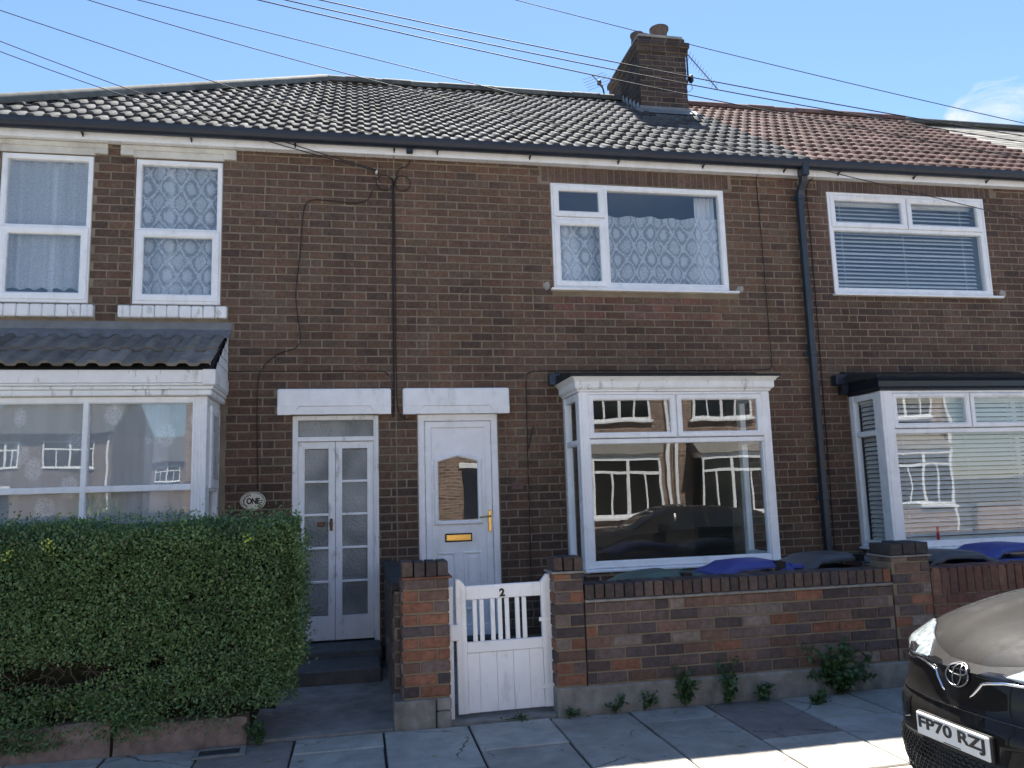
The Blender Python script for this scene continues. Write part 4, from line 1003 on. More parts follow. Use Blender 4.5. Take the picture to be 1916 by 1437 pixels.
# its gate pier
MB().box(1.408, 1.622, WY+.010, WYB-.008, .17, 1.0).build('mortar_core', 'mortar', gw)
put_bricks(gw, courses(1.40, 1.63, .196, .99, [], zref=.190, course=.0832, phase=.0), garden_col((2, 2, 3, 3, 1, 2)), (0, WY, 0), 0, .1)
put_bricks(gw, courses(2.2, 2.43, .196, .99, [], zref=.190, course=.0832, phase=.1), garden_col((2, 2, 3, 3, 1, 2)), (1.40, 0, 0), -math.pi/2, .05) if False else None
put_bricks(gw, courses(-WYB, -WY, .196, .99, [], zref=.190, course=.0832, phase=.1), garden_col((2, 2, 3, 2, 1, 2)), (1.398, 0, 0), -math.pi/2, .05)
MB().cbox(1.385, 1.648, WY-.018, WYB+.016, .993, 1.010, .004).build('creasing_tile', 'concrete', gw)
soldier_row(gw, 1.40, 1.632, 1.012, 1.110, dark_cop)
# left gate pier
gp = thing('gate_pier', 'orange and brown brick gate pier on a concrete block beside the open path', 'pier', (0, 0, 0))
MB().box(.305, .622, WY+.010, WYB-.008, .17, 1.01).build('mortar_core', 'mortar', gp)
put_bricks(gp, courses(.295, .630, .196, 1.005, [], zref=.190, course=.0815, phase=.115), garden_col((1, 1, 3, 6, 1, 2)), (0, WY, 0), 0, .1)
put_bricks(gp, courses(-WYB, -WY, .196, 1.005, [], zref=.190, course=.0815), garden_col((2, 2, 2, 2, 1, 2)), (.293, 0, 0), -math.pi/2, .05)
put_bricks(gp, courses(WY, WYB, .196, 1.005, [], zref=.190, course=.0815), garden_col((2, 2, 2, 2, 1, 2)), (.632, 0, 0), math.pi/2, .05)
MB().cbox(.30, .655, WY-.016, WYB+.014, 1.006, 1.020, .004).build('creasing_tile', 'brick', gp).color = (.17, .075, .05, 1)
soldier_row(gp, .297, .632, 1.022, 1.125, dark_cop, .082)
MB().cbox(.235, .523, WY-.024, WYB+.02, -.1, .188, .010).build('base_block', 'concrete', gp)
MB().cbox(.530, .634, WY-.012, WYB+.02, -.1, .100, .010).build('base_block', 'concrete', gp); MB().cbox(.530, .634, WY-.014, WYB+.02, .104, .188, .010).build('base_block', 'concrete', gp)
# dividing wall running back to the houses
dw = thing('dividing_wall', 'low dark brick wall running back from the gate pier to between both front doors', 'wall', (0, 0, 0))
MB().box(.255, .345, WYB+.012, -.012, -.1, .90).build('mortar_core', 'mortar', dw)
put_bricks(dw, courses(.03, 2.19, .05, .90, [], zref=.05, course=.0832), garden_col((5, 6, 1, 0, 1, 4)), (.245, 0, 0), -math.pi/2, .05)
put_bricks(dw, courses(.246, .299, .05, .90, [], zref=.05, course=.0832, mini=.02), garden_col((5, 6, 1, 0, 1, 4)), (0, WYB+.004, 0), 0, .05)
put_bricks(dw, courses(-2.19, -.03, .05, .90, [], zref=.05, course=.0832), garden_col((5, 6, 1, 0, 1, 4)), (.355, 0, 0), math.pi/2, .05)
me = MB().cbox(0, .15, 0, .225, 0, .06, .012).mesh('coping_brick', 'brick')
for i in range(9): o = link('coping_brick', me, dw, (.225, WYB+.015+i*.24, .902+random.uniform(-.004, .004))); o.color = (.045, .045, .046, 1)
# third garden: pier and newer red wall
rp = thing('gate_pier', 'dark capped brick pier joining old brown wall to newer red wall', 'pier', (0, 0, 0))
MB().box(4.185, 4.52, WY+.010, WYB+.05, .02, .99).build('mortar_core', 'mortar', rp)
put_bricks(rp, courses(4.178, 4.528, .196, .985, [], zref=.190, course=.0832, phase=.03), garden_col((3, 2, 3, 2, 1, 2)), (0, WY, 0), 0, .1)
put_bricks(rp, courses(WY, WYB+.06, .91, .985, [], zref=.190, course=.0832), garden_col((3, 2, 3, 1, 1, 2)), (4.53, 0, 0), math.pi/2, .05)
put_bricks(rp, courses(-WYB-.06, -WY, .91, .985, [], zref=.190, course=.0832), garden_col((3, 2, 3, 1, 1, 2)), (4.176, 0, 0), -math.pi/2, .05)
MB().cbox(4.165, 4.54, WY-.018, WYB+.07, .988, 1.002, .004).build('creasing_tile', 'concrete', rp)
soldier_row(rp, 4.176, 4.531, 1.004, 1.098, lambda x, z: (.05, .045, .046), .12, WY, WYB+.05)
MB().cbox(4.301, 4.53, WY-.014, WYB+.06, -.1, .188, .012).build('plinth', 'concrete', rp)
nw = thing('garden_wall', 'neat red brick garden wall topped by an upright soldier course', 'wall', (0, 0, 0))
MB().box(4.54, 9.4, WY+.012, WYB-.01, -.1, .86).build('mortar_core', 'mortar', nw)
redc = lambda x, z: shade([(.165, .082, .066), (.145, .078, .064), (.18, .092, .070)])
put_bricks(nw, courses(4.535, 9.4, .02, .675, [], zref=.018, course=.082, joint=.013), redc, (0, WY+.002, 0), 0, .1)
soldier_row(nw, 4.54, 9.40, .683, .888, redc, .0775, WY+.002, WYB)

# ------------------------------------------------------------------ gate
GY = -2.30
gt = thing('garden_gate', 'white wooden garden gate with slatted top and boarded foot', 'gate', (0, 0, 0))
gt.location = (.70, GY, 0); gt.rotation_euler = (0, R(-.5), R(0))
W = .715
def gpart(mb, name, mat='gate'): return mb.build(name, mat, gt)
for x, nm in ((0, 'stile'), (W-.075, 'stile')):
    m = MB(); lo = .03
    prof = [(x, lo), (x+.075, lo), (x+.075, .935 if x == 0 else .955), (x+.055 if x == 0 else x+.06, .965), (x+.02, .978), (x, .978)]
    prof = [(x, lo), (x+.075, lo), (x+.075, .925), (x+.03, .978), (x, .978)] if x == 0 else [(x, lo), (x+.075, lo), (x+.075, .978), (x+.045, .978), (x, .925)]
    n = len(prof)
    m.ring(prof, [(0, .045), (0, .004), (.004, 0)]); m.add([(p[0], .045, p[1]) for p in prof], [tuple(range(n))])
    # front face
    q = MB(); q.ring(prof, [(.004, 0), (.018, -.0002), (.0365, 0)]); m.v, m.f, m.mi = m.v+q.v, m.f+[tuple(i+len(m.v) for i in f) for f in q.f], m.mi+q.mi
    gpart(m, nm)
gpart(MB().cbox(.0755, W-.0755, .004, .04, .825, .925, .005), 'top_rail')
gpart(MB().cbox(.0755, W-.0755, .003, .042, .448, .525, .005), 'middle_rail')
for i, x in enumerate((.112, .163, .245, .298, .352, .430, .482)):
    gpart(MB().cbox(.012+x, .012+x+.032, .010, .034, .527, .823, .003), 'slat')
bx = [.0765, .165, .292, .415, .535, W-.0765]
for a, b in zip(bx[:-1], bx[1:]): gpart(MB().cbox(a, b-.0018, .008+random.uniform(0, .0015), .030, .032, .446, .0016), 'board')
n2 = text_mesh('2', .075, .004, .0035, 1.05); n2.materials.append(MT['ink'])
o = link('house_number', n2, gt, (.345, .002, .862), (math.pi/2, 0, 0))
for z in (.64, .16): gpart(MB().cbox(W-.10, W+.012, -.006, -.0005, z, z+.03, .002), 'hinge')
gpart(MB().cbox(-.055, .02, -.022, -.0065, .545, .66, .018), 'latch')
pst = MB().cbox(.636, .672, GY+.0, GY+.05, .0, .93, .004)
tag(pst.build('gate_post', 'gate', None), 'slim white timber slam post fixed to the orange brick pier', 'post')

# ------------------------------------------------------------------ wheelie bins
def wheelie(label, colour, loc, rz, lid_tilt=0, lid_mat=None, body='grey', h=.93):
    t = thing('wheelie_bin', label, 'bin', loc, rz, 'wheelie bins behind the garden walls')
    # local: x = depth (handle at +x), y = width
    b = MB()
    lv = [(.08, .40, .36), (.5, .46, .42), (h-.16, .52, .49), (h-.10, .55, .51)]
    P = []
    for z, dx, wy in lv:
        ring_ = []
        for k in range(24):
            a = 2*math.pi*k/24; c, s = math.cos(a), math.sin(a); e = .35
            ring_.append((math.copysign(abs(c)**e, c)*dx/2+(.0 if z > .3 else .02), math.copysign(abs(s)**e, s)*wy/2, z))
        P.append(ring_+[ring_[0]])
    b.grid(P); b.add([P[0][k] for k in range(24)], [tuple(range(24))])
    b.cbox(-.30, .29, -.275, .275, h-.135, h-.10, .012)
    b.build('bin_body', 'bin_'+body, t, smooth=R(35))
    for y in (-.24, .24):
        wv = MB(); wv.lathe([(.03, -.03), (.095, -.028), (.10, -.015), (.10, .015), (.095, .028), (.03, .03)], (.22, y, .10), 20, 'y'); wv.build('wheel', 'rubber', t, smooth=R(40))
    MB().tube([(.22, -.24, .10), (.22, .24, .10)], .012, 8).build('axle', 'iron', t)
    lid = MB(); Q = []
    for (x, z, wy) in ((-.37, h-.098, .50), (-.36, h-.060, .54), (-.30, h-.045, .56), (-.22, h-.02, .55), (-.17, h+.012, .50), (.02, h+.024, .49), (.16, h+.024, .48), (.22, h+.0, .50), (.30, h-.01, .50), (.34, h-.05, .48)):
        Q.append([(x, y*wy/2, z-(.03 if abs(y) > .95 else (.006 if abs(y) > .8 else 0))-(.02 if abs(y) > .99 else 0)) for y in (-1, -.97, -.82, -.5, 0, .5, .82, .97, 1)])
    lid.grid(Q); lid.grid([[(q[0], q[1]*.98, q[2]-.012) for q in r] for r in Q])
    hx = .33
    lid.cbox(.30, .41, -.24, -.19, h-.055, h-.02, .008); lid.cbox(.30, .41, .19, .24, h-.055, h-.02, .008); lid.tube([(.40, -.23, h-.037), (.40, .23, h-.037)], .016, 8)
    lo = lid.build('lid', 'bin_'+(lid_mat or colour), t, smooth=R(30))
    if lid_tilt: lo.rotation_euler = (0, lid_tilt, 0)
    ho = MB(); ho.cbox(.155, .225, -.10-.14, -.06-.12, h-.004, h+.020, .003); ho.box(.16, .24, -.247, -.243, h-.045, h+.012); ho.build('hand_hole', 'black', t)
    return t
wheelie('wheelie bin with bright blue lid just behind the weathered wall', 'blue', (3.18, -1.90, .004), 0, 0, body='blue', h=.955)
wheelie('wheelie bin with charcoal lid between blue lid and dark pier', 'grey', (4.02, -1.72, .004), 0, 0, h=.965)
wheelie('low bin with dull green lid beneath the white bay sill', 'green', (2.38, -1.86, .004), 0, R(-3.5), body='green', h=.895)
wheelie('wheelie bin with charcoal lid behind the red wall next to the dark pier', 'grey', (5.10, -1.90, .004), math.pi, 0, h=.955)
wheelie('wheelie bin with bright blue lid behind the red soldier course wall', 'blue', (5.78, -1.75, .004), 0, 0, body='blue', h=.975)

# ------------------------------------------------------------------ small things on the walls
pl = thing('house_sign', 'oval cream house name plaque with leafy border on the brick wall', 'sign', (-1.02, -.004, 1.585))
m = MB(); m.lathe([(.118, 0), (.122, -.006), (.116, -.012), (.0, -.013)], (0, 0, 0), 40, 'y'); m.v = [(x, y, z*.76) for x, y, z in m.v]
MT['cream_gloss'] = mat_plain('plaque_enamel', (.66, .62, .50), .3, .5, .05)
m.build('plaque', 'cream_gloss', pl, smooth=R(30))
m = MB(); m.tube([(.110*math.cos(a), -.0125, .110*.76*math.sin(a)) for a in np.linspace(0, 2*math.pi, 41)], .003, 5, False); m.build('rim', 'ink', pl)
tm = text_mesh('ONE', .075, .0015, .0035, .82, .92); tm.materials.append(MT['ink']); link('lettering', tm, pl, (.004, -.0145, .0), (math.pi/2, 0, 0))
MT['plaque_leaf'] = mat_plain('plaque_leaf_green', (.03, .06, .03), .4, .4, .2)
m = MB()
for a in list(np.linspace(1.9, 4.0, 10))+list(np.linspace(-.9, .1, 4)):
    cx_, cz_ = .085*math.cos(a), .085*.76*math.sin(a); t_ = a+random.uniform(-1, 1)
    d_ = Vector((math.cos(t_), 0, math.sin(t_)))*.017; e_ = Vector((-math.sin(t_), 0, math.cos(t_)))*.007; c_ = Vector((cx_, -.0142, cz_))
    m.add([c_-d_, c_+e_, c_+d_, c_-e_], [(0, 1, 2, 3)])
tag(m.build('leaf_border', 'plaque_leaf', pl), kind='stuff')
nt_ = MB(); nt_.ring([(1.575, 1.625), (1.70, 1.625), (1.70, 1.685), (1.675, 1.695), (1.655, 1.72), (1.62, 1.72), (1.60, 1.695), (1.575, 1.685)], [(0, .0), (0, -.008), (.006, -.012), (.02, -.010), (.034, -.010)])
MT['terracotta'] = mat_plain('dull_terracotta', (.15, .085, .075), .7, .3, .15, 20)
tag(nt_.build('number_plaque', 'terracotta', None), 'small dull terracotta plaque beside the panelled door', 'plaque')
ab = thing('air_brick', 'red perforated air brick high under the eaves beside the downpipe', 'vent', (4.90, -.003, 5.10))
m = MB(); slab_with_holes(m, 0, .20, 0, .072, [(.012+i*.0265, .028+i*.0265, .012+j*.03, .032+j*.03) for i in range(7) for j in range(2)], -.003, .02); m.build('grille', 'terracotta', ab); MB().box(.002, .198, .015, .018, .002, .07).build('backing', 'black', ab)
# cables on the brickwork
def cable(label, pts, r=.0065, mat='cable', smooth=True, cat='cable', name='cable', n=6):
    if smooth:
        P = [Vector(p) for p in pts]; Q = []
        for i in range(len(P)-1):
            p0, p1, p2, p3 = P[max(i-1, 0)], P[i], P[i+1], P[min(i+2, len(P)-1)]
            for k in range(6):
                t = k/6; Q.append(.5*((2*p1)+(-p0+p2)*t+(2*p0-5*p1+4*p2-p3)*t*t+(-p0+3*p1-3*p2+p3)*t**3))
        Q.append(P[-1]); pts = Q
    return tag(MB().tube(pts, r, n).build(name, mat, None, smooth=True), label, cat)
Y = -.012
cable('thick black cable dropping straight down between the two front doors', [(.372, Y, 4.97), (.370, Y, 4.5), (.366, Y, 4), (.364, Y, 3.2), (.362, Y, 2.8), (.358, Y, 2.45), (.345, Y, 2.40)], .0085)
cable('thin black cable beside the thick drop, turning in over the panelled door', [(.384, Y, 4.94), (.386, Y, 4.0), (.384, Y, 3.2), (.39, Y, 2.75), (.40, Y, 2.50), (.46, Y, 2.385), (.56, Y, 2.38)], .005)
cable('black cable looping left then winding down to the oval plaque', [(.16, Y, 4.83), (.10, Y, 4.72), (-.05, Y, 4.68), (-.40, Y, 4.70), (-.52, Y, 4.66), (-.56, Y, 4.5), (-.585, Y, 4.1), (-.625, Y, 3.7), (-.60, Y, 3.4), (-.575, Y, 3.22), (-.62, Y, 3.12), (-.80, Y, 3.05), (-.95, Y, 2.9), (-.99, Y, 2.7), (-.985, Y, 2.2), (-.975, Y, 1.7)], .0045)
cable('thin horizontal black cable above the glazed double door', [(-1.25, Y, 2.875), (-.5, Y, 2.878), (.15, Y, 2.88), (.29, Y, 2.86), (.335, Y, 2.80)], .004)
cable('black cable rising from eaves into the coiled loops', [(.56, Y, 5.19), (.53, Y, 5.12), (.44, Y, 5.08), (.41, Y, 4.98), (.40, Y, 4.90)], .0045)
for cx_, lb_ in ((.285, 'left black coil of spare cable under the eaves, nearer the bracket'), (.475, 'right black coil of spare cable under the eaves, beyond the drop')):
    m = MB(); pts = [(cx_+.085*math.cos(a)*(1+.02*math.sin(a*2.3)), Y-.004, 4.92+.085*math.sin(a)) for a in np.linspace(0, 4*math.pi-.3, 60)]
    tag(m.tube(pts, .0045, 6).build('cable_coil', 'cable', None, smooth=True), lb_, 'cable')
cable('black cable down the brickwork beside the wide upper window', [(4.62, -.10, 5.24), (4.62, -.06, 5.20), (4.62, Y, 5.14), (4.63, Y, 4.4), (4.635, Y, 3.6), (4.64, Y, 3.0), (4.625, Y, 2.92), (4.55, Y, 2.895), (4.2, Y, 2.888), (3.0, Y, 2.884), (2.0, Y, 2.88), (1.80, Y, 2.86), (1.765, Y, 2.78), (1.76, Y, 2.4), (1.755, Y, 1.6), (1.75, Y, .6)], .0045)
cable('thin dark cable running down beside the downpipe', [(5.36, -.10, 5.22), (5.32, -.05, 5.19), (5.27, Y, 5.10), (5.255, Y, 4.9), (5.265, Y, 4.7), (5.262, Y, 3.6), (5.255, Y, 2.4), (5.235, Y, .3)], .005)
m = MB(); m.tube([(1.83, Y, 2.28), (1.80, -.03, 2.20), (1.765, -.02, 2.05)], .006, 6); tag(m.build('cable_tail', 'cable', None), 'frayed cable tail sticking out of the wall near the bay', 'cable')
bx_ = MB().cbox(.515, .585, -.17, -.102, 5.215, 5.262, .006); tag(bx_.build('junction_box', 'gutter', None), 'small dark junction box clipped under the gutter above the doors', 'box')
ak = MB(); ak.cbox(.19, .21, -.05, -.004, 5.01, 5.05, .003); ak.lathe([(.012, 0), (.016, -.02), (.012, -.05)], (.20, -.01, 5.03), 10, 'y'); tag(ak.build('cable_bracket', 'plate', None), 'white insulator bracket holding the two drop wires', 'bracket')
# mortar patches beside the sills
for x, z, lb_ in ((2.03, 3.83, 'rough pale mortar patch left of the wide window sill'), (4.325, 3.83, 'rough pale mortar patch right of the wide window sill'), (7.83, 3.85, 'pale mortar patch at the end of the blind window sill')):
    n_ = 11; rr_ = [random.uniform(.035, .065) for _ in range(n_)]
    p_ = [(x+rr_[i]*math.cos(2*math.pi*i/n_), z+rr_[i]*math.sin(2*math.pi*i/n_)) for i in range(n_)]
    m = MB(); m.add([(a, .002, b) for a, b in p_]+[(x+(a-x)*.8, -.007, z+(b-z)*.8) for a, b in p_], [(i, (i+1) % n_, n_+(i+1) % n_, n_+i) for i in range(n_)]+[tuple(range(n_, 2*n_))])
    tag(m.build('mortar_patch', 'cement', None), lb_, 'mortar patch')

# ------------------------------------------------------------------ overhead wires
POLE = Vector((-10.0, -.71, 8.0))
def wire(label, a, b, sag=.15, r=.005):
    a, b = Vector(a), Vector(b); pts = []
    for i in range(33):
        t = i/32; p = a.lerp(b, t); p.z -= 4*sag*t*(1-t); pts.append(p)
    tag(MB().tube(pts, r, 5).build('overhead_wire', 'wire', None, smooth=True), label, 'wire', 'overhead telephone wires')
pw = POLE
wire('drop wire ending at the junction box above the doors', pw+Vector((0, 0, .20)), (.55, -.17, 5.27), .02)
wire('upper of the two drop wires meeting at the white bracket', pw+Vector((0, 0, 1.0)), (.20, -.06, 5.04), .40)
wire('lower of the two drop wires meeting at the white bracket', pw+Vector((0, 0, .98)), (.20, -.06, 5.03), .50)
wire('thin wire reaching the gutter over the wide upper window', pw+Vector((0, 0, .80)), (2.72, -.23, 5.50), .40)
wire('wire crossing the roof down to past the blind window', pw+Vector((0, 0, -.10)), (9.25, -.06, 4.60), .03)
wire('uppermost of three long wires passing before the chimney', pw+Vector((0, 0, .30)), (13.29, -.20, 5.49), .50, .0065)
wire('middle of three long wires passing before the chimney', pw+Vector((0, 0, .29)), (11.9, -.20, 5.51), .50, .0065)
wire('lowest of three long wires passing before the chimney', pw+Vector((0, 0, .28)), (11.01, -.20, 5.28), .40, .0065)
wire('highest wire passing behind the chimney pots', (-6, 7.5, 14.2), (16.5, 5.2, 8.6), .25, .009)
tp = thing('telegraph_pole', 'tall timber telegraph pole at the side street corner', 'pole', (POLE.x, POLE.y, -.15))
MB().tube([(0, 0, 0), (0, 0, 9.0)], [.14, .10], 12).build('shaft', 'twig', tp); MB().lathe([(.2, 8.0), (.22, 8.05), (.2, 8.1)], (0, 0, 0), 16).build('wire_ring', 'iron', tp)

# ------------------------------------------------------------------ aerials
def yagi(t, base, dirv, n, length, el, mat='steel'):
    d = Vector(dirv).normalized(); s = d.cross(Vector((0, 0, 1))).normalized() if abs(d.z) < .95 else Vector((1, 0, 0))
    b = Vector(base); MB().tube([b, b+d*length], .009, 6).build('boom', mat, t)
    for i in range(n):
        p = b+d*length*(i+.3)/n; w = el*(1-.35*i/n)
        MB().tube([p-s*w/2, p+s*w/2], .0035, 5).build('element', mat, t)
t = thing('television_aerial', 'television aerial with long drooping boom right of the chimney', 'aerial', (0, 0, 0))
MB().tube([(5.05, 3.0, 7.95), (5.13, 2.98, 7.92), (5.20, 2.95, 7.99), (5.23, 2.95, 8.1), (5.23, 2.95, 8.62)], .014, 8).build('mast', 'iron', t)
yagi(t, (5.22, 2.95, 8.55), (.50, -.12, -.72), 12, .80, .30)
MB().cbox(5.24, 5.31, 2.90, 2.98, 8.03, 8.16, .02).build('amplifier', 'black', t)
MB().tube([(5.27, 2.94, 8.03), (5.28, 2.92, 7.92), (5.23, 2.92, 7.86), (5.14, 2.98, 7.90), (5.07, 3.0, 7.95)], .005, 5).build('lead', 'cable', t)
t = thing('television_aerial', 'small tangled television aerial on the left of the chimney', 'aerial', (0, 0, 0))
MB().tube([(4.25, 3.85, 7.75), (4.16, 3.8, 7.78), (4.12, 3.78, 8.0), (4.06, 3.75, 8.28), (3.96, 3.7, 8.36)], .014, 8).build('mast', 'iron', t)
yagi(t, (4.05, 3.72, 8.30), (-.5, -.5, .05), 5, .40, .55)
yagi(t, (4.02, 3.75, 7.88), (-.5, -.4, .05), 4, .25, .35)
MB().cbox(3.95, 4.01, 3.66, 3.72, 8.30, 8.38, .01).build('clamp', 'black', t)

# ------------------------------------------------------------------ leaves
def leaf_mesh(name, pts, nrm, size, mat, spread=.9, asp=.55, val=None):
    n = len(pts)
    r1 = rng.normal(size=(n, 3)); d = nrm*.55+r1*spread; d /= np.linalg.norm(d, axis=1)[:, None]+1e-9     # leaf axis
    r3 = rng.normal(size=(n, 3))+nrm*.8+np.array([0, 0, .5]); s = np.cross(d, r3); s /= np.linalg.norm(s, axis=1)[:, None]+1e-9
    nn = np.cross(s, d)
    L_ = size*rng.uniform(.7, 1.3, n); Wd = L_*asp
    base = pts; tip = pts+d*L_[:, None]; mid = pts+d*(L_*.48)[:, None]
    a = mid+s*(Wd/2)[:, None]+nn*(L_*.10)[:, None]; b = mid-s*(Wd/2)[:, None]+nn*(L_*.10)[:, None]
    v = np.stack([base, a, tip, b], 1).reshape(-1, 3).astype('f')
    me = bpy.data.meshes.new(name); me.vertices.add(4*n); me.vertices.foreach_set('co', v.ravel())
    me.loops.add(4*n); me.loops.foreach_set('vertex_index', np.arange(4*n, dtype='i'))
    me.polygons.add(n); me.polygons.foreach_set('loop_start', np.arange(0, 4*n, 4, dtype='i')); me.polygons.foreach_set('loop_total', np.full(n, 4, 'i'))
    at = me.attributes.new('lv', 'FLOAT', 'FACE'); at.data.foreach_set('value', (rng.random(n) if val is None else val).astype('f'))
    me.update(); me.validate(); me.materials.append(MT[mat]); return me
def vnoise(x, z, seed=0):
    return (np.sin(x*2.1+seed)+np.sin(z*3.3+1.7*seed+x*.7)+.6*np.sin(x*5.7+z*4.1+seed*2)+.4*np.sin(z*9.3-x*7.7+seed))/3
HX0, HX1, HY0, HY1, HZ0, HZ1 = -4.2, -.42, -2.46, -1.72, .22, 1.455
hg = thing('privet_hedge', 'thick clipped privet hedge bulging over red concrete edging', 'hedge', (0, 0, 0))
def hedge_pts():
    P, N = [], []
    def add(x, y, z, nx, ny, nz): P.append(np.stack([x, y, z], 1)); N.append(np.stack([nx, ny, nz], 1))
    n = 120000   # street face
    x = rng.uniform(HX0, HX1, n); z = HZ0-.10+(HZ1-HZ0+.13)*rng.random(n)**.95
    dep = rng.exponential(.045, n)
    bulge = .05*vnoise(x, z, 1)+.035*vnoise(x*2.2, z*2.2, 4)
    topround = np.clip((z-(HZ1-.14))/.14, 0, 1)**2*.12; endround = np.clip((x-(HX1-.16))/.16, 0, 1)**2*.16
    low = np.clip((.5-z)/.4, 0, 1)*.05*np.sin(x*3+1)
    y = HY0-bulge+dep+topround+endround+low+np.clip((.42-z), 0, 1)*.16
    ztop = HZ1+.025*vnoise(x*1.5, x*0, 3)+.03*np.maximum(0, vnoise(x*3.1, 0*x, 8))
    zlow = .255+.07*vnoise(x*1.3, x*0, 5)-.12*(x < -2.0)-.06*np.exp(-((x+1.5)/.25)**2)
    keep = (z < ztop) & (z > zlow+rng.normal(0, .035, n))
    hole = np.exp(-((x+1.88)/.42)**2-((z-.52)/.10)**2)+.8*np.exp(-((x+2.6)/.3)**2-((z-.45)/.10)**2)
    keep &= rng.random(n) > hole*1.3
    for hx, hz, hr in ((-.85, .62, .05), (-1.1, .95, .05), (-.62, 1.15, .05), (-1.3, .55, .07), (-2.2, 1.1, .05), (-1.65, .75, .05)):
        keep &= rng.random(n) > .9*np.exp(-((x-hx)/hr)**2-((z-hz)/(hr*.7))**2)
    add(x[keep], y[keep], z[keep], 0*x[keep], -1+0*x[keep], .25+0*x[keep])
    n = 30000    # top
    x = rng.uniform(HX0, HX1-.02, n); y = rng.uniform(HY0+.05, HY1, n); dep = rng.exponential(.04, n)
    z = HZ1+.025*vnoise(x*1.5, 0*x, 3)+.03*vnoise(x*3, y*6, 2)-dep-np.clip((HY0+.2-y)/.2, 0, 1)**2*.08
    add(x, y, z, 0*x, 0*x-.2, 0*x+1)
    n = 26000    # path end
    y = rng.uniform(HY0+.03, HY1, n); z = rng.uniform(HZ0+.06, HZ1, n); dep = rng.exponential(.045, n)
    x = HX1+.05*vnoise(y*2, z, 6)+.04*vnoise(y*4, z*3, 9)-dep-np.clip((z-(HZ1-.15))/.15, 0, 1)**2*.10-np.clip((.55-z)/.35, 0, 1)*.22
    add(x, y, z, 0*x+1, 0*x-.3, 0*x+.2)
    n = 700      # stray shoots along the top
    x = rng.uniform(-2.6, HX1, n); y = rng.uniform(HY0+.06, HY1-.2, n); z = HZ1+.02+rng.exponential(.022, n)*(1+.8*vnoise(x*4, y, 2))
    add(x, y, z, 0*x, 0*x-.2, 0*x+1)
    n = 900
    z = rng.uniform(.45, HZ1-.1, n); y = rng.uniform(HY0+.05, HY1-.2, n); x = HX1+.02+rng.exponential(.02, n)
    add(x, y, z, 0*x+1, 0*x-.3, 0*x+.2)
    n = 5000     # trailing sprays over the edging
    cx_ = rng.choice([-2.25, -2.05, -1.5, -1.42, -.95], n, p=[.3, .25, .2, .15, .1]); x = cx_+rng.normal(0, .13, n); z = .22+rng.normal(0, .07, n)-.10*(cx_ < -1.9)+.02*(cx_ > -1); y = HY0-.02+rng.normal(0, .03, n)+.03
    k = z > .07
    add(x[k], y[k], z[k], 0*x[k], 0*x[k]-1, 0*x[k]-.2)
    return np.concatenate(P), np.concatenate(N)
hp, hn = hedge_pts()
hv = np.clip(.30+.22*vnoise(hp[:, 0]*1.6, hp[:, 2]*1.9, 7)+.16*vnoise(hp[:, 0]*5, hp[:, 2]*6, 2)+rng.normal(0, .17, len(hp)), 0, .96); hv[rng.random(len(hp)) < .012] = 1.0
tag(link('foliage', leaf_mesh('foliage', hp, hn, .025, 'leaf', val=hv), hg), kind='stuff')
sp0, sn0 = [], []; sm_ = MB()
for _ in range(95):
    side = random.random()
    if side < .6: b0 = Vector((random.uniform(-2.7, HX1-.05), HY0+random.uniform(.05, .4), HZ1-.02)); d0_ = Vector((random.gauss(0, .35), random.gauss(-.1, .2), 1))
    elif side < .8: b0 = Vector((HX1-.02, HY0+random.uniform(.05, .4), random.uniform(.4, HZ1-.1))); d0_ = Vector((1, random.gauss(-.2, .2), random.uniform(.1, .8)))
    else: b0 = Vector((random.uniform(-2.6, HX1-.1), HY0+.02, random.uniform(.3, HZ1-.15))); d0_ = Vector((random.gauss(0, .4), -1, random.uniform(.0, .9)))
    d0_.normalize(); L0 = random.uniform(.04, .13); sm_.tube([b0-d0_*.05, b0+d0_*L0], [.0022, .001], 4)
    for k in range(int(L0/.011)):
        sp0.append(tuple(b0+d0_*L0*random.random()+Vector((random.gauss(0, .004), random.gauss(0, .004), random.gauss(0, .004))))); sn0.append(tuple(d0_*.6+Vector((random.gauss(0, .5), random.gauss(0, .5), .2))))
tag(link('stray_shoots', leaf_mesh('stray_shoots', np.array(sp0), np.array(sn0), .024, 'leaf', val=rng.uniform(.3, .9, len(sp0))), hg), kind='stuff')
tag(sm_.build('shoot_stems', 'weed', hg), kind='stuff')
yp = []; yn = []
for x, z in ((-1.97, 1.33), (-2.20, 1.30), (-.75, 1.34), (-2.29, 1.38), (-1.99, 1.35)):
    k = 12; yp.append(np.stack([x+rng.normal(0, .014, k), HY0-.045+rng.normal(0, .012, k), z+rng.normal(0, .02, k)], 1)); yn.append(np.tile([0, -1, .4], (k, 1)))
tag(link('young_shoots', leaf_mesh('young_shoots', np.concatenate(yp), np.concatenate(yn).astype(float), .026, 'leaf_young'), hg), kind='stuff')
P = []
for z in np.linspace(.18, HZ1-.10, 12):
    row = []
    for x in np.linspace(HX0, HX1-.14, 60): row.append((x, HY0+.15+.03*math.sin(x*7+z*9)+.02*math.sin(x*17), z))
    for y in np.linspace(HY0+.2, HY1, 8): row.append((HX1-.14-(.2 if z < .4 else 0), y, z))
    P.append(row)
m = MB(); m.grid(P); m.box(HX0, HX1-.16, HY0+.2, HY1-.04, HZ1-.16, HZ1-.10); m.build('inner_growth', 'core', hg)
def twigs(n, f, name):
    m = MB()
    for _ in range(n): m.tube(*f(), 4)
    tag(m.build(name, 'twig', hg), kind='stuff')
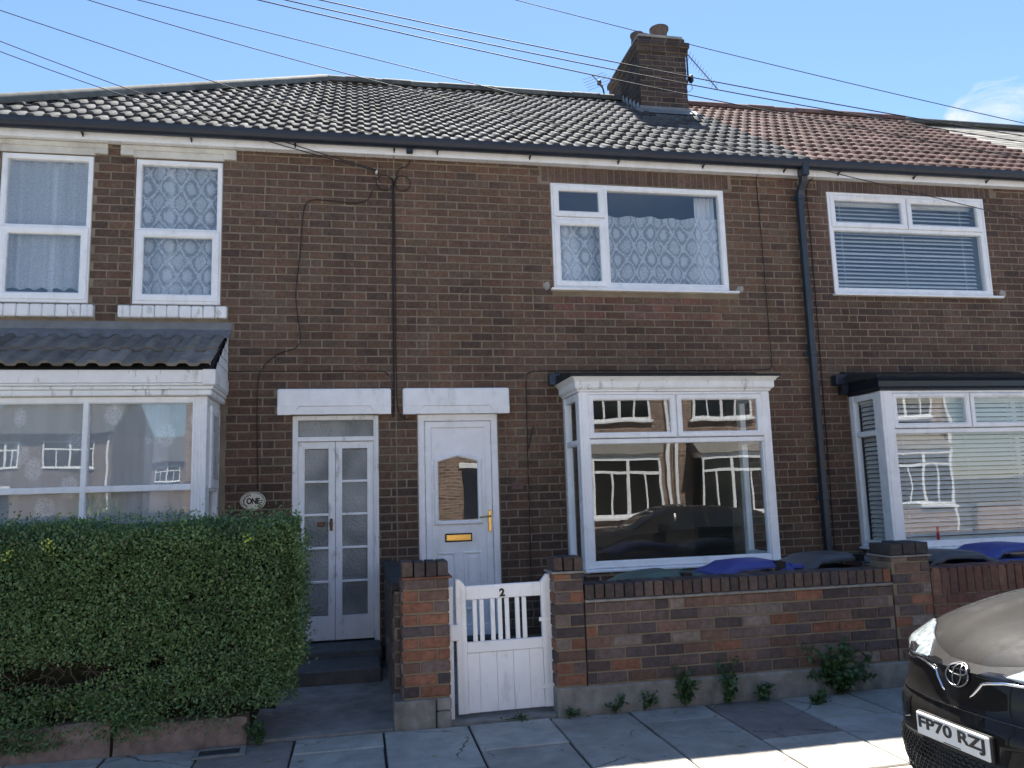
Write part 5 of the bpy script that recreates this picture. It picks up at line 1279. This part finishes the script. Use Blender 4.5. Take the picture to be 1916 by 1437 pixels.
def tw():
    x = random.choice([random.gauss(-1.85, .35), random.uniform(-2.8, -.6)]); z = random.gauss(.48, .12) if x < -1.3 else random.uniform(.25, 1.0)
    p = Vector((x, HY0+random.uniform(.02, .12), z)); d = Vector((random.uniform(-1, 1), random.uniform(-.35, .1), random.uniform(-.6, .9))).normalized(); L_ = random.uniform(.07, .26)
    q = p+d*L_*.5+Vector((random.gauss(0, .015), random.gauss(0, .01), random.gauss(0, .02)))
    return [p, q, p+d*L_+Vector((0, 0, random.gauss(0, .03)))], [random.uniform(.002, .005), .003, .0012]
twigs(150, tw, 'twigs')
for x in (-.80, -1.3, -1.95, -2.5): MB().tube([(x, HY0+.22, -.02), (x+random.uniform(-.05, .05), HY0+.2, .3), (x+random.uniform(-.1, .1), HY0+.22, .8)], [.025, .02, .012], 7).build('stem', 'twig', hg)
for x0_, x1_, h_, lb_ in ((-4.2, -1.575, .205, 'longer red concrete edging block mostly hidden under the hedge'), (-1.555, -.735, .17, 'shorter red concrete edging block at the path end of the hedge')):
    m = MB(); nseg = 14
    top = [h_+random.uniform(-.012, .008)-(.0 if i else .03) for i in range(nseg+1)]
    xs = np.linspace(x0_, x1_, nseg+1)
    m.grid([[(x, -2.30, -.05), (x, -2.30, t_), (x, -2.43+random.uniform(-.006, .006), t_), (x, -2.452+random.uniform(-.004, .004), t_-.025), (x, -2.455+random.uniform(-.005, .005), -.05)] for x, t_ in zip(xs, top)])
    for x, t_ in ((xs[0], top[0]), (xs[-1], top[-1])): m.add([(x, -2.30, -.05), (x, -2.30, t_), (x, -2.43, t_), (x, -2.452, t_-.025), (x, -2.455, -.05)], [(0, 1, 2, 3, 4)])
    tag(m.build('edging_block', 'pink_concrete', None), lb_, 'edging')
sb = MB().box(-4.2, -.75, -2.30, -1.6, -.1, .12); struct(sb, 'planting_bed', 'bed')

# ------------------------------------------------------------------ weeds at the foot of the wall
def weed(label, x, y, h, w, n, lsize=.045, z0=0., stems=6, flowers=False):
    t = thing('weed', label, 'weed', (x, y, z0), 0, 'weeds along the foot of the wall')
    P, N = [], []; m = MB()
    for s in range(stems):
        a = random.uniform(0, 2*math.pi); tip = Vector((math.cos(a)*w*random.uniform(.2, 1.25), -abs(math.sin(a))*.12*random.uniform(.1, 1), h*random.choice((random.uniform(.25, .7), random.uniform(.6, 1.15)))))
        mid = tip*.5+Vector((0, -.015, h*.12)); m.tube([(0, 0, 0), mid, tip], [.003, .0025, .001], 4)
        for k in range(max(3, n//stems)):
            u = random.uniform(.1, 1); p = (mid*(2*u*(1-u))*1.0+tip*u*u) if False else Vector((0, 0, 0)).lerp(mid, min(1, 2*u)) if u < .5 else mid.lerp(tip, 2*u-1)
            P.append(p+Vector((random.gauss(0, .012), random.gauss(0, .010)-.008, random.gauss(0, .012)))); N.append((random.gauss(0, .6), -.6, .6))
    P = np.array([tuple(p) for p in P]); P[:, 1] = np.minimum(P[:, 1], -.004); P[:, 2] = np.maximum(P[:, 2], .006)
    link('stems', m.mesh('stems', 'weed'), t)
    tag(link('leaves', leaf_mesh('leaves', P, np.array(N), lsize, 'weed', .7, .6), t), kind='stuff')
wy = WY-.018
weed('bushiest leafy weed at the wall foot beside the dark car', 3.62, wy, .34, .30, 700, .05, stems=22)
weed('tall upright weed cluster at the wall foot under the bluish bin lid', 2.70, wy, .30, .14, 260, .038, stems=10)
weed('straggly flowering weed climbing the wall below the green lid', 2.36, wy, .27, .13, 240, .040, stems=9)
weed('small leafy weed between the two tall wall-foot clumps and the bush', 2.98, wy, .20, .13, 160, .034, stems=7)
weed('tiny sparse weed below the wall plinth near the gate pier', 1.50, wy, .07, .10, 60, .030, stems=6)
weed('small thistle-like weed against the plinth mid wall', 2.04, wy, .13, .10, 80, .032, stems=6)
weed('low weed growing against the plinth nearer the gate pier', 1.82, wy, .15, .08, 70, .032, stems=5)
weed('yellowing weed sprawling on the paving before the bushy weed', 3.30, -2.62, .07, .14, 90, .04, stems=7)
weed('sprig of weed rooted by the edging block end at the open path', -.66, -2.44, .14, .10, 120, .04, stems=8)
weed('short weed in the joint under the white gate', 1.12, -2.40, .04, .12, 60, .024, stems=6)
dl = MB().add([(-.5, -.3, 0), (0, -.42, .12), (.5, -.1, .05), (.55, .15, .18), (0, .35, .06), (-.5, .2, .15)], [(0, 1, 4, 5), (1, 2, 3, 4)]).mesh('fallen_leaf', 'dry')
for i in range(16):
    o = link('fallen_leaf', dl, None, (random.uniform(-1.0, 3.2), random.choice([random.uniform(-2.62, -2.47), random.uniform(-3.6, -2.5)]), .003), (0, 0, random.uniform(0, 6)))
    s_ = random.uniform(.025, .05); o.scale = (s_, s_*.7, s_*.5); tag(o, 'small dry yellow leaf lying on the paving', 'leaf', 'fallen leaves on the pavement')
cv = thing('stopcock_cover', 'small iron stopcock cover set in the paving near the hedge', 'cover', (-.88, -2.60, .001), .04)
MB().frame(-.16, .16, -.09, .09, .035, 0, .01, .002, .002, lambda x, y, z: (x, z, .008-y)).build('surround', 'concrete', cv)
m = MB(); m.cbox(-.124, .124, -.054, .054, .0, .006, .002)
for i in range(8): m.cbox(-.11+i*.028, -.094+i*.028, -.045, .045, .006, .009, .001)
m.build('lid', 'iron', cv)

# ------------------------------------------------------------------ car (nose towards -X), lateral v from its centre line
CY, CX, RZ = -4.758, 0.0, -.11
HW = .79
car = thing('parked_car', 'dark glossy hatchback parked nose-in by the kerb, dusty bonnet', 'car', (0, 0, 0))
def smooth(a, b, t): t = min(1, max(0, (t-a)/(b-a))); return t*t*(3-2*t)
def nose_x(z):          # front centre line, by height
    pts = [(.02, 2.86), (.10, 2.775), (.17, 2.735), (.25, 2.722), (.34, 2.730), (.47, 2.738), (.50, 2.752), (.56, 2.775), (.64, 2.787), (.70, 2.802), (.735, 2.85), (.76, 2.90)]
    for (a, b), (c, d) in zip(pts[:-1], pts[1:]):
        if z <= c: t = max(0, (z-a)/(c-a)); return b+(d-b)*t
    return pts[-1][1]
def fx(v, z):           # front face X(v, z): bowed in plan, laid back above the lamps
    a = abs(v); u = min(.9995, a/HW); n = 2.2; A = .62+.06*smooth(.42, .62, z); k = smooth(.2, .6, a)
    return nose_x(min(z, .70))+A*(1-(1-u**n)**(1/n))+1.95*max(0, z-.74)*k+1.6*max(0, z-.70)*(1-k)
def fp(v, z, off=0.): 
    e = .004
    p = Vector((fx(v, z), v, z)); dv = Vector((fx(v+e, z)-fx(v-e, z), 2*e, 0)); dz = Vector((fx(v, z+e)-fx(v, z-e), 0, 2*e))
    nrm = dz.cross(dv).normalized()
    if nrm.x > 0: nrm = -nrm
    q = p+nrm*off; return (q.x, CY+q.y, q.z)
VS = [HW*.975*math.sin(t) for t in np.linspace(-math.pi/2, math.pi/2, 61)]
ZT = [(0, .731), (.12, .733), (.256, .754), (.368, .784), (.42, .802), (.50, .828), (.60, .832), (.70, .79), (.80, .735)]
def ztop(v):
    a = abs(v)
    for (p, q), (c, d) in zip(ZT[:-1], ZT[1:]):
        if a <= c: return q+(d-q)*(a-p)/(c-p)
    return ZT[-1][1]
# front bumper skin
rows = [0.04, .10, .15, .20, .25, .30, .36, .42, .47, .49, .52, .54, .56, .60, .64, .67, .70, .78, .85, .92, 1.0]
P = []
for r_ in rows:
    row = []
    for v in VS:
        z = r_ if r_ <= .70 else .70+(ztop(v)-.70)*(r_-.7)/.3
        row.append(fp(v, z))
    P.append(row)
MB().grid(P).build('front_bumper', 'paint', car, smooth=R(32))
# body side, rear: outline swept round the rest of the car
XF, XR = fx(HW*.975, .5)-.01, 2.73+3.86
def side_w(x, z):
    t = (x-XF)/(XR-XF); w = HW+.012*math.sin(math.pi*t)
    w -= .035*smooth(.25, .0, z)+.06*smooth(.62, .95, z)+.02*smooth(.45, .62, z)*math.cos(t*3)*.4
    tail = smooth(XR-.55, XR, x); return w*(1-.18*tail**2)*(1-.025*smooth(XF+.35, XF, x))
def belt(x): return .735+.205*smooth(3.2, 4.05, x)+.035*smooth(4.0, 4.6, x)+.05*smooth(4.6, 6.3, x)
wheels = [(3.60, 0), (5.85, 0)]
WR = .30
for s in (-1, 1):
    m = MB(); nx, nz = 100, 22
    for i in range(nx):
        for j in range(nz):
            q = []
            for a, b in ((i, j), (i+1, j), (i+1, j+1), (i, j+1)):
                x = XF+(XR-XF)*a/nx; z = .06+(belt(x)-.06)*b/nz; q.append((x, CY+s*side_w(x, z), z))
            cxm, czm = sum(p[0] for p in q)/4, sum(p[2] for p in q)/4
            if any(math.hypot(cxm-wx, czm-(RZ+WR)) < WR+.055 for wx, _ in wheels): continue
            m.add(q, [(0, 1, 2, 3)])
    bm_me = m.mesh('body_side', 'paint'); b_ = bmesh.new(); b_.from_mesh(bm_me); bmesh.ops.remove_doubles(b_, verts=b_.verts, dist=1e-4); bmesh.ops.recalc_face_normals(b_, faces=b_.faces); b_.to_mesh(bm_me); b_.free(); bm_me.shade_smooth()
    link('body_side', bm_me, car)
    for wx, _ in wheels:
        arc = [(wx+(WR+.055)*math.cos(a), RZ+WR+(WR+.055)*math.sin(a)) for a in np.linspace(-.25, math.pi+.25, 25)]
        MB().grid([[(wx+(WR+r_)*math.cos(a), CY+s*(HW+o_-.03*(r_ > .09)*0), RZ+WR+(WR+r_)*math.sin(a)) for a in np.linspace(-.15, math.pi+.15, 25)] for r_, o_ in ((.03, -.10), (.035, .004), (.05, .010), (.10, .002), (.11, -.03))]).build('wheel_arch', 'trim', car, smooth=R(40))
        wm = MB(); wm.lathe([(.19, -.09), (.27, -.095), (WR-.012, -.08), (WR, -.05), (WR, .05), (WR-.012, .08), (.27, .095), (.19, .09)], (0, 0, 0), 40, 'y')
        wl = link('wheel', wm.mesh('tyre', 'rubber', smooth=R(40)), car, (wx, CY+s*.57, RZ+WR+.002))
        rm = MB(); rm.lathe([(.19, s*.05), (.195, s*.093), (.18, s*.095), (.17, s*.05)], (0, 0, 0), 32, 'y')
        for k in range(10):
            a = 2*math.pi*k/10; c, sn = math.cos(a), math.sin(a); w_ = .018
            rm.add([(c*.03-sn*w_, s*.085, sn*.03+c*w_), (c*.03+sn*w_, s*.085, sn*.03-c*w_), (c*.185+sn*w_*.7, s*.09, sn*.185-c*w_*.7), (c*.185-sn*w_*.7, s*.09, sn*.185+c*w_*.7)], [(0, 1, 2, 3)])
        rm.lathe([(.05, s*.07), (.05, s*.095), (.01, s*.098)], (0, 0, 0), 16, 'y'); rm.build('rim', 'alloy', wl)
# rear
P = []
for z in np.linspace(.06, belt(XR), 10): P.append([(XR+.10*(1-(v/1)**2)*smooth(0, .4, z), CY+v*side_w(XR, z), z) for v in np.linspace(-1, 1, 13)])
MB().grid(P).build('tailgate', 'paint', car, smooth=True)
for s in (-1, 1): MB().cbox(XR-.03, XR+.05, CY+s*.40-.16, CY+s*.40+.16, .72, .80, .02).build('tail_light', 'red', car)
MB().box(XF-.1, XR-.05, CY-.70, CY+.70, RZ+.10, .10).build('underbody', 'trim', car)
# bonnet and wings: one crowned sheet from the bumper edge back to the screen
def bz(x, v):
    a = abs(v)
    zc = .735+.215*(1-math.exp(-max(0, x-2.85)/.26))+.075*smooth(3.1, 4.0, x)
    z = zc-.055*(a/.66)**2.4+.010*smooth(.26, .33, a)*smooth(.56, .46, a)*smooth(3.0, 3.4, x)
    k = smooth(.60, .785, a); return z*(1-k)+belt(max(x, XF))*k
P = []
tt = [math.sin(q*math.pi/2) for q in np.linspace(-1, 1, 61)]
for i in range(45):
    s_ = i/44; row = []
    for t_ in tt:
        v0 = .785*t_; p0 = fp(v0, ztop(v0)); x1_ = 4.02-.14*abs(t_)**3; v1 = .735*t_
        e_ = s_**1.35; x = p0[0]+(x1_-p0[0])*e_; v = v0+(v1-v0)*e_
        z = bz(x, v)+(p0[2]-bz(p0[0], v0)-.004)*(1-s_)**3
        row.append((x, CY+v, z))
    P.append(row)
MB().grid(P).build('bonnet', 'paint', car, smooth=True)
# greenhouse
def sec(x): # roof height, half width at roof, half width at belt
    ztab = [(3.95, .99), (4.25, 1.15), (4.62, 1.295), (5.0, 1.335), (5.5, 1.31), (6.0, 1.23), (6.45, 1.07), (6.62, .98)]
    for (a, b), (c, d) in zip(ztab[:-1], ztab[1:]):
        if x <= c: t = max(0, (x-a)/(c-a)); z = b+(d-b)*t; break
    else: z = ztab[-1][1]
    k = smooth(3.95, 4.6, x)-.25*smooth(5.6, 6.6, x); return z, .50+.06*k, .70
P = []
for x in np.linspace(3.95, 6.62, 40):
    z, wr, wb = sec(x); zb = belt(x)-.01; wb = side_w(x, zb)-.015; row = []
    for t in np.linspace(0, 1, 21):
        if t < .3: u = t/.3; row.append((x, CY-(wb+(wr-wb)*u), zb+(z-.05-zb)*u))
        elif t > .7: u = (1-t)/.3; row.append((x, CY+(wb+(wr-wb)*u), zb+(z-.05-zb)*u))
        else: u = (t-.3)/.4*2-1; row.append((x, CY+wr*u, z-.05*u**4))
    P.append(row)
MB().grid(P).build('roof', 'paint', car, smooth=True)
g = MB()
def off(p, d): return (p[0]+d[0], p[1]+d[1], p[2]+d[2])
xs_w = np.linspace(4.00, 4.56, 10)
W_ = []
for x in xs_w:
    z, wr, wb = sec(x); row = []
    for u in np.linspace(-.92, .92, 13): row.append((x-.012, CY+wr*u, z-.05*u**4+.006))
    W_.append(row)
MB().grid(W_).build('windscreen', 'carglass', car, smooth=True)
for s in (-1, 1):
    for xa, xb in ((4.35, 5.05), (5.12, 5.95)):
        G_ = []
        for x in np.linspace(xa, xb, 10):
            z, wr, _ = sec(x); zb = belt(x)+.02; wb = side_w(x, belt(x)-.01)-.015; row = []
            for u in np.linspace(.06, .90, 6): row.append((x, CY+s*((wb+(wr-wb)*u)+.006), belt(x)-.01+(z-.05-belt(x)+.01)*u))
            G_.append(row)
        MB().grid(G_).build('side_window', 'carglass', car, smooth=True)
    mm = MB(); mm.cbox(4.22, 4.40, CY+s*.86-.07, CY+s*.86+.07, .98, 1.10, .03); mm.cbox(4.30, 4.36, CY+s*.78-.06, CY+s*.78+.06, .99, 1.03, .01); mm.build('wing_mirror', 'paint', car)
# front details, mapped on the bumper skin
def patch(name, poly, mat, off_=.006, parent=car, n=10, thick=True):
    """poly as two edges: list of ((v,z),(v,z)) pairs lofted"""
    P = []
    for (a, b) in poly:
        P.append([fp(a[0]+(b[0]-a[0])*t, a[1]+(b[1]-a[1])*t, off_ if 0 < t < 1 else .0) for t in [0]+list(np.linspace(.02, .98, n))+[1]])
    return MB().grid(P).build(name, mat, parent, smooth=True)
def dense(pairs, k=6):
    out_ = []
    for (p, q) in zip(pairs[:-1], pairs[1:]):
        for i in range(k):
            t = i/k; out_.append(tuple(((p[e][0]+(q[e][0]-p[e][0])*t), (p[e][1]+(q[e][1]-p[e][1])*t)) for e in (0, 1)))
    out_.append(pairs[-1]); return out_
for s in (-1, 1):
    S = lambda v, z: (s*v, z)
    # headlamp wraps from the grille up round the corner and back along the wing
    hl = [(S(.248, .706), S(.252, .712)), (S(.30, .704), S(.302, .747)), (S(.344, .698), S(.346, .776)), (S(.42, .690), S(.424, .799)), (S(.50, .684), S(.50, .824)), (S(.58, .684), S(.58, .828)), (S(.66, .69), S(.66, .803)), (S(.73, .70), S(.73, .768))]
    ho = patch('headlight', dense(hl), 'lens', .009)
    inn = [(S(.38, .705), S(.385, .735)), (S(.43, .70), S(.43, .742)), (S(.48, .70), S(.48, .738))]
    patch('reflector', dense(inn), 'chrome', .0115, ho)
    # chrome strip below the lamp, folding down towards the plate
    st = [(.60, .655), (.50, .664), (.41, .674), (.344, .689), (.25, .686), (.174, .672), (.146, .664), (.124, .635), (.098, .607), (.078, .590)]
    m = MB(); m.tube([fp(s*a, b, .006) for a, b in st], [.003, .004, .005, .006, .007, .008, .008, .008, .007, .004], 6); m.build('light_strip', 'chrome', car, smooth=True)
    gl = [(S(.09, .69), S(.15, .715)), (S(.18, .685), S(.22, .72)), (S(.25, .692), S(.30, .70))]
    patch('lamp_surround', dense(gl), 'gloss', .003)
    itk = [(S(.36, .40), S(.36, .50)), (S(.46, .37), S(.46, .50)), (S(.58, .36), S(.56, .47))]
    patch('side_intake', dense(itk), 'gloss', .003)
# grille slot either side of the emblem, crease, lower grille
m = MB(); m.tube([fp(v, .531-.05*abs(v)**2, .002) for v in np.linspace(-.62, .62, 40)], .005, 6); m.build('bumper_crease', 'gloss', car, smooth=True)
patch('lower_grille', dense([((-.56, .13), (-.50, .325)), ((0, .13), (0, .375)), ((.56, .13), (.50, .325))], 20), 'trim', .004)
m = MB()
for r_ in range(9):
    for k in range(-13, 14):
        v = k*.038+(.019 if r_ % 2 else 0); z = .155+r_*.021
        pts = [fp(v+.019*math.cos(a)*.92, z+.0125*math.sin(a)*.95, .007) for a in np.linspace(0, 2*math.pi, 7)]
        m.tube(pts, .0022, 4, False)
tag(m.build('grille_mesh', 'gloss', car), kind='stuff')
patch('lip', dense([((-.66, .085), (-.66, .125)), ((0, .075), (0, .125)), ((.66, .085), (.66, .125))], 20), 'trim', .020)
# emblem
em = MB(); ez = .672
def ell(a, b, cz, r, n=40, off_=.012): return [fp(a*math.cos(t), ez+cz+b*math.sin(t), off_) for t in np.linspace(0, 2*math.pi, n+1)]
em.tube(ell(.070, .047, 0, 0), .0034, 6, False); em.tube(ell(.026, .043, 0, 0), .0030, 6, False); em.tube(ell(.056, .018, .022, 0), .0030, 6, False)
eo = em.build('emblem', 'alloy', car, smooth=True)
bk = MB(); bk.add([fp(.076*math.cos(t), ez+.052*math.sin(t), .007) for t in np.linspace(0, 2*math.pi, 33)[:-1]], [tuple(range(32))]); bk.build('emblem_back', 'gloss', eo)
# number plate
px_ = nose_x(.41)-.016
pt = MB().cbox(px_, px_+.014, CY-.232, CY+.232, .357, .462, .005).build('number_plate', 'plate', car)
MB().cbox(px_+.010, px_+.03, CY-.24, CY+.24, .350, .466, .005).build('plate_holder', 'black', pt)
tm = text_mesh('FP70 RZJ', .108, .0012, .0030, .80, 1.0); tm.materials.append(MT['ink'])
xs = [v.co.x for v in tm.vertices]; k_ = .425/(max(xs)-min(xs)); ys = [v.co.y for v in tm.vertices]; ky = .072/(max(ys)-min(ys)); mx_ = (max(xs)+min(xs))/2; my_ = (max(ys)+min(ys))/2
for v in tm.vertices: v.co.x = (v.co.x-mx_)*k_; v.co.y = (v.co.y-my_)*ky
link('plate_lettering', tm, pt, (px_-.0014, CY, .412), (math.pi/2, 0, -math.pi/2))
s5 = MB().cbox(px_-.001, px_+.001, CY-.06, CY+.05, .362, .3665, .0005); s5.build('plate_maker_line', 'ink', pt)
wp = MB()
for s, y in ((1, CY-.28), (1, CY+.28)): wp.tube([(4.02, y-.25, 1.005), (4.05, y+.25, 1.02)], .007, 5)
wp.build('wipers', 'black', car)

# ------------------------------------------------------------------ the other side of the street (seen in the windows)
def far_house(label, x0, x1, yf, face, kind, wallmat='farbrick', roofmat='tile_red', bay=True, depth=7.5, flip=False):
    """face=+1: front looks towards +Y"""
    t = thing('terraced_house', label, 'house', group=kind)
    Yf = lambda d: yf+face*d
    def bx(mb, a, b, d0, d1, z0, z1, c=.0):
        y0, y1 = sorted((Yf(d0), Yf(d1))); (mb.cbox(a, b, y0, y1, z0, z1, c) if c else mb.box(a, b, y0, y1, z0, z1)); return mb
    bx(MB(), x0+.005, x1-.005, -depth, 0, -.12, 5.4).build('wall', wallmat, t)
    m = MB(); ya, yr, yb = Yf(.3), Yf(-depth/2), Yf(-depth-.3)
    m.add([(x0, ya, 5.35), (x1, ya, 5.35), (x1, yr, 8.0), (x0, yr, 8.0), (x0, yb, 5.35), (x1, yb, 5.35)], [(0, 1, 2, 3), (3, 2, 5, 4), (1, 0, 4, 5), (0, 3, 4), (1, 5, 2)]); m.build('roof', roofmat, t)
    bx(MB(), x0, x1, .02, .34, 5.24, 5.34, .01).build('gutter', 'gutter', t)
    w = x1-x0
    def X(f0, f1): return (x0+w*f0, x0+w*f1) if not flip else (x1-w*f1, x1-w*f0)
    def win(a, b, z0, z1, d):
        g = bx(MB(), a+.03, b-.03, d-.02, d+.012, z0+.03, z1-.03).build('window', 'carglass', t)
        f = MB()
        for p in ((a, a+.07, z0, z1), (b-.07, b, z0, z1), (a+.07, b-.07, z0, z0+.07), (a+.07, b-.07, z1-.07, z1), ((a+b)/2-.05, (a+b)/2+.05, z0+.07, z1-.07), (a+.07, (a+b)/2-.05, z1-.46, z1-.38), ((a+b)/2+.05, b-.07, z1-.46, z1-.38), ((3*a+b)/4-.025, (3*a+b)/4+.025, z0+.07, z1-.46), ((a+3*b)/4-.025, (a+3*b)/4+.025, z0+.07, z1-.46)): bx(f, p[0], p[1], d+.012, d+.05, p[2], p[3])
        f.build('frame', 'upvc', g); bx(MB(), a-.06, b+.06, d, d+.10, z0-.08, z0-.002, .008).build('sill', 'upvc', g)
    win(*X(.46, .86), 3.6, 4.95, .005)
    win(*X(.10, .28), 3.6, 4.95, .005)
    pipe_x = X(.965, .985); bx(MB(), pipe_x[0], pipe_x[0]+.09, .0, .09, .0, 5.25).build('downpipe', 'upvc', t)
    if bay:
        a, b = X(.44, .88)
        bx(MB(), a, b, 0, .60, -.1, .80).build('bay_wall', wallmat, t); bx(MB(), a, b, 0, .60, 2.46, 2.60).build('bay_head', 'upvc', t); bx(MB(), a+.02, b-.02, 0, .58, .80, 2.46).build('bay_core', 'carglass', t); win(a, b, .84, 2.46, .60)
        m = MB(); m.add([(a-.1, Yf(.72), 2.6), (b+.1, Yf(.72), 2.6), (b+.1, Yf(.0), 3.15), (a-.1, Yf(.0), 3.15), (a-.1, Yf(0), 2.6), (b+.1, Yf(0), 2.6)], [(0, 1, 2, 3), (0, 3, 4), (1, 5, 2), (0, 4, 5, 1)]); m.build('bay_roof', 'tile_bay', t)
    d0 = X(.10, .29)[0]
    f = MB(); bx(f, d0+.05, d0+.85, .0, .05, .15, 2.25, .01); f.build('front_door', 'gutter', t)
    bx(MB(), d0-.05, d0+.95, .0, .05, 2.30, 2.48, .01).build('lintel', 'lintel_white', t)
    return t
names = ['sunlit brick house across the street, beside the side road', 'sunlit brick house across the street, second from the side road', 'sunlit brick house across the street, third from the side road', 'sunlit brick house across the street, fourth from the side road', 'sunlit brick house across the street, fifth from the side road']
edges = [-4.45, -.43, 4.32, 9.07, 13.82, 18.57]
for i in range(5): far_house(names[i], edges[i], edges[i+1], -15.0, 1, 'houses across the street', roofmat='tile_red' if i % 2 else 'tile', flip=(i % 2 == 1))
far_house('brick corner house down the side road, nearest the junction', -19.0, -12.6, -38.0, 1, 'houses down the side road', wallmat='farbrick2', roofmat='tile', bay=False)
for i, nm in enumerate(('beside a gable', 'in the middle', 'behind the shrub')):
    far_house(f'distant brick house far down the side road, {nm} of three', -27+i*5.5, -21.6+i*5.5, -74.0, 1, 'houses down the side road', wallmat='farbrick2', roofmat='tile', bay=False, depth=8)
ow = thing('garden_wall', 'low brick garden wall across the street before the sunlit houses', 'wall')
for i in range(5):
    a = -3.9+i*4.75; MB().box(a+1.6, a+4.6, -12.3, -12.08, -.1, .85).build('wall_run', 'farbrick', ow); MB().cbox(a+1.56, a+4.62, -12.33, -12.05, .851, .93, .01).build('coping', 'concrete', ow)
struct(MB().box(-3.6, 20.5, -15.0, -11.9, -.15, -.004), 'opposite_front_yards', 'yard')
# a big shrub in the corner garden, seen only as a reflection
ss = thing('garden_shrub', 'yellow green shrub in the corner garden across the street', 'shrub', (-6.0, -13.2, 0))
n = 9000; th = rng.uniform(0, 2*math.pi, n); ph = np.arccos(rng.uniform(-.2, 1, n)); rr = 1.15*(rng.random(n)**.25)*(1+.18*np.sin(th*5)+.12*np.sin(ph*7))
sp_ = np.stack([rr*np.sin(ph)*np.cos(th), rr*np.sin(ph)*np.sin(th), .25+1.15*rr*np.cos(ph)], 1); sp_[:, 2] = np.maximum(sp_[:, 2], .05)
MT['leaf_gold'] = mat_leaf('golden_leaf', (.10, .14, .03), (.24, .27, .06), (.35, .33, .08))
tag(link('crown', leaf_mesh('crown', sp_, sp_/np.linalg.norm(sp_, axis=1)[:, None], .09, 'leaf_gold'), ss), kind='stuff')
MB().tube([(0, 0, -.15), (.03, 0, .5), (.0, .05, 1.0)], [.06, .045, .02], 8).build('trunk', 'twig', ss)
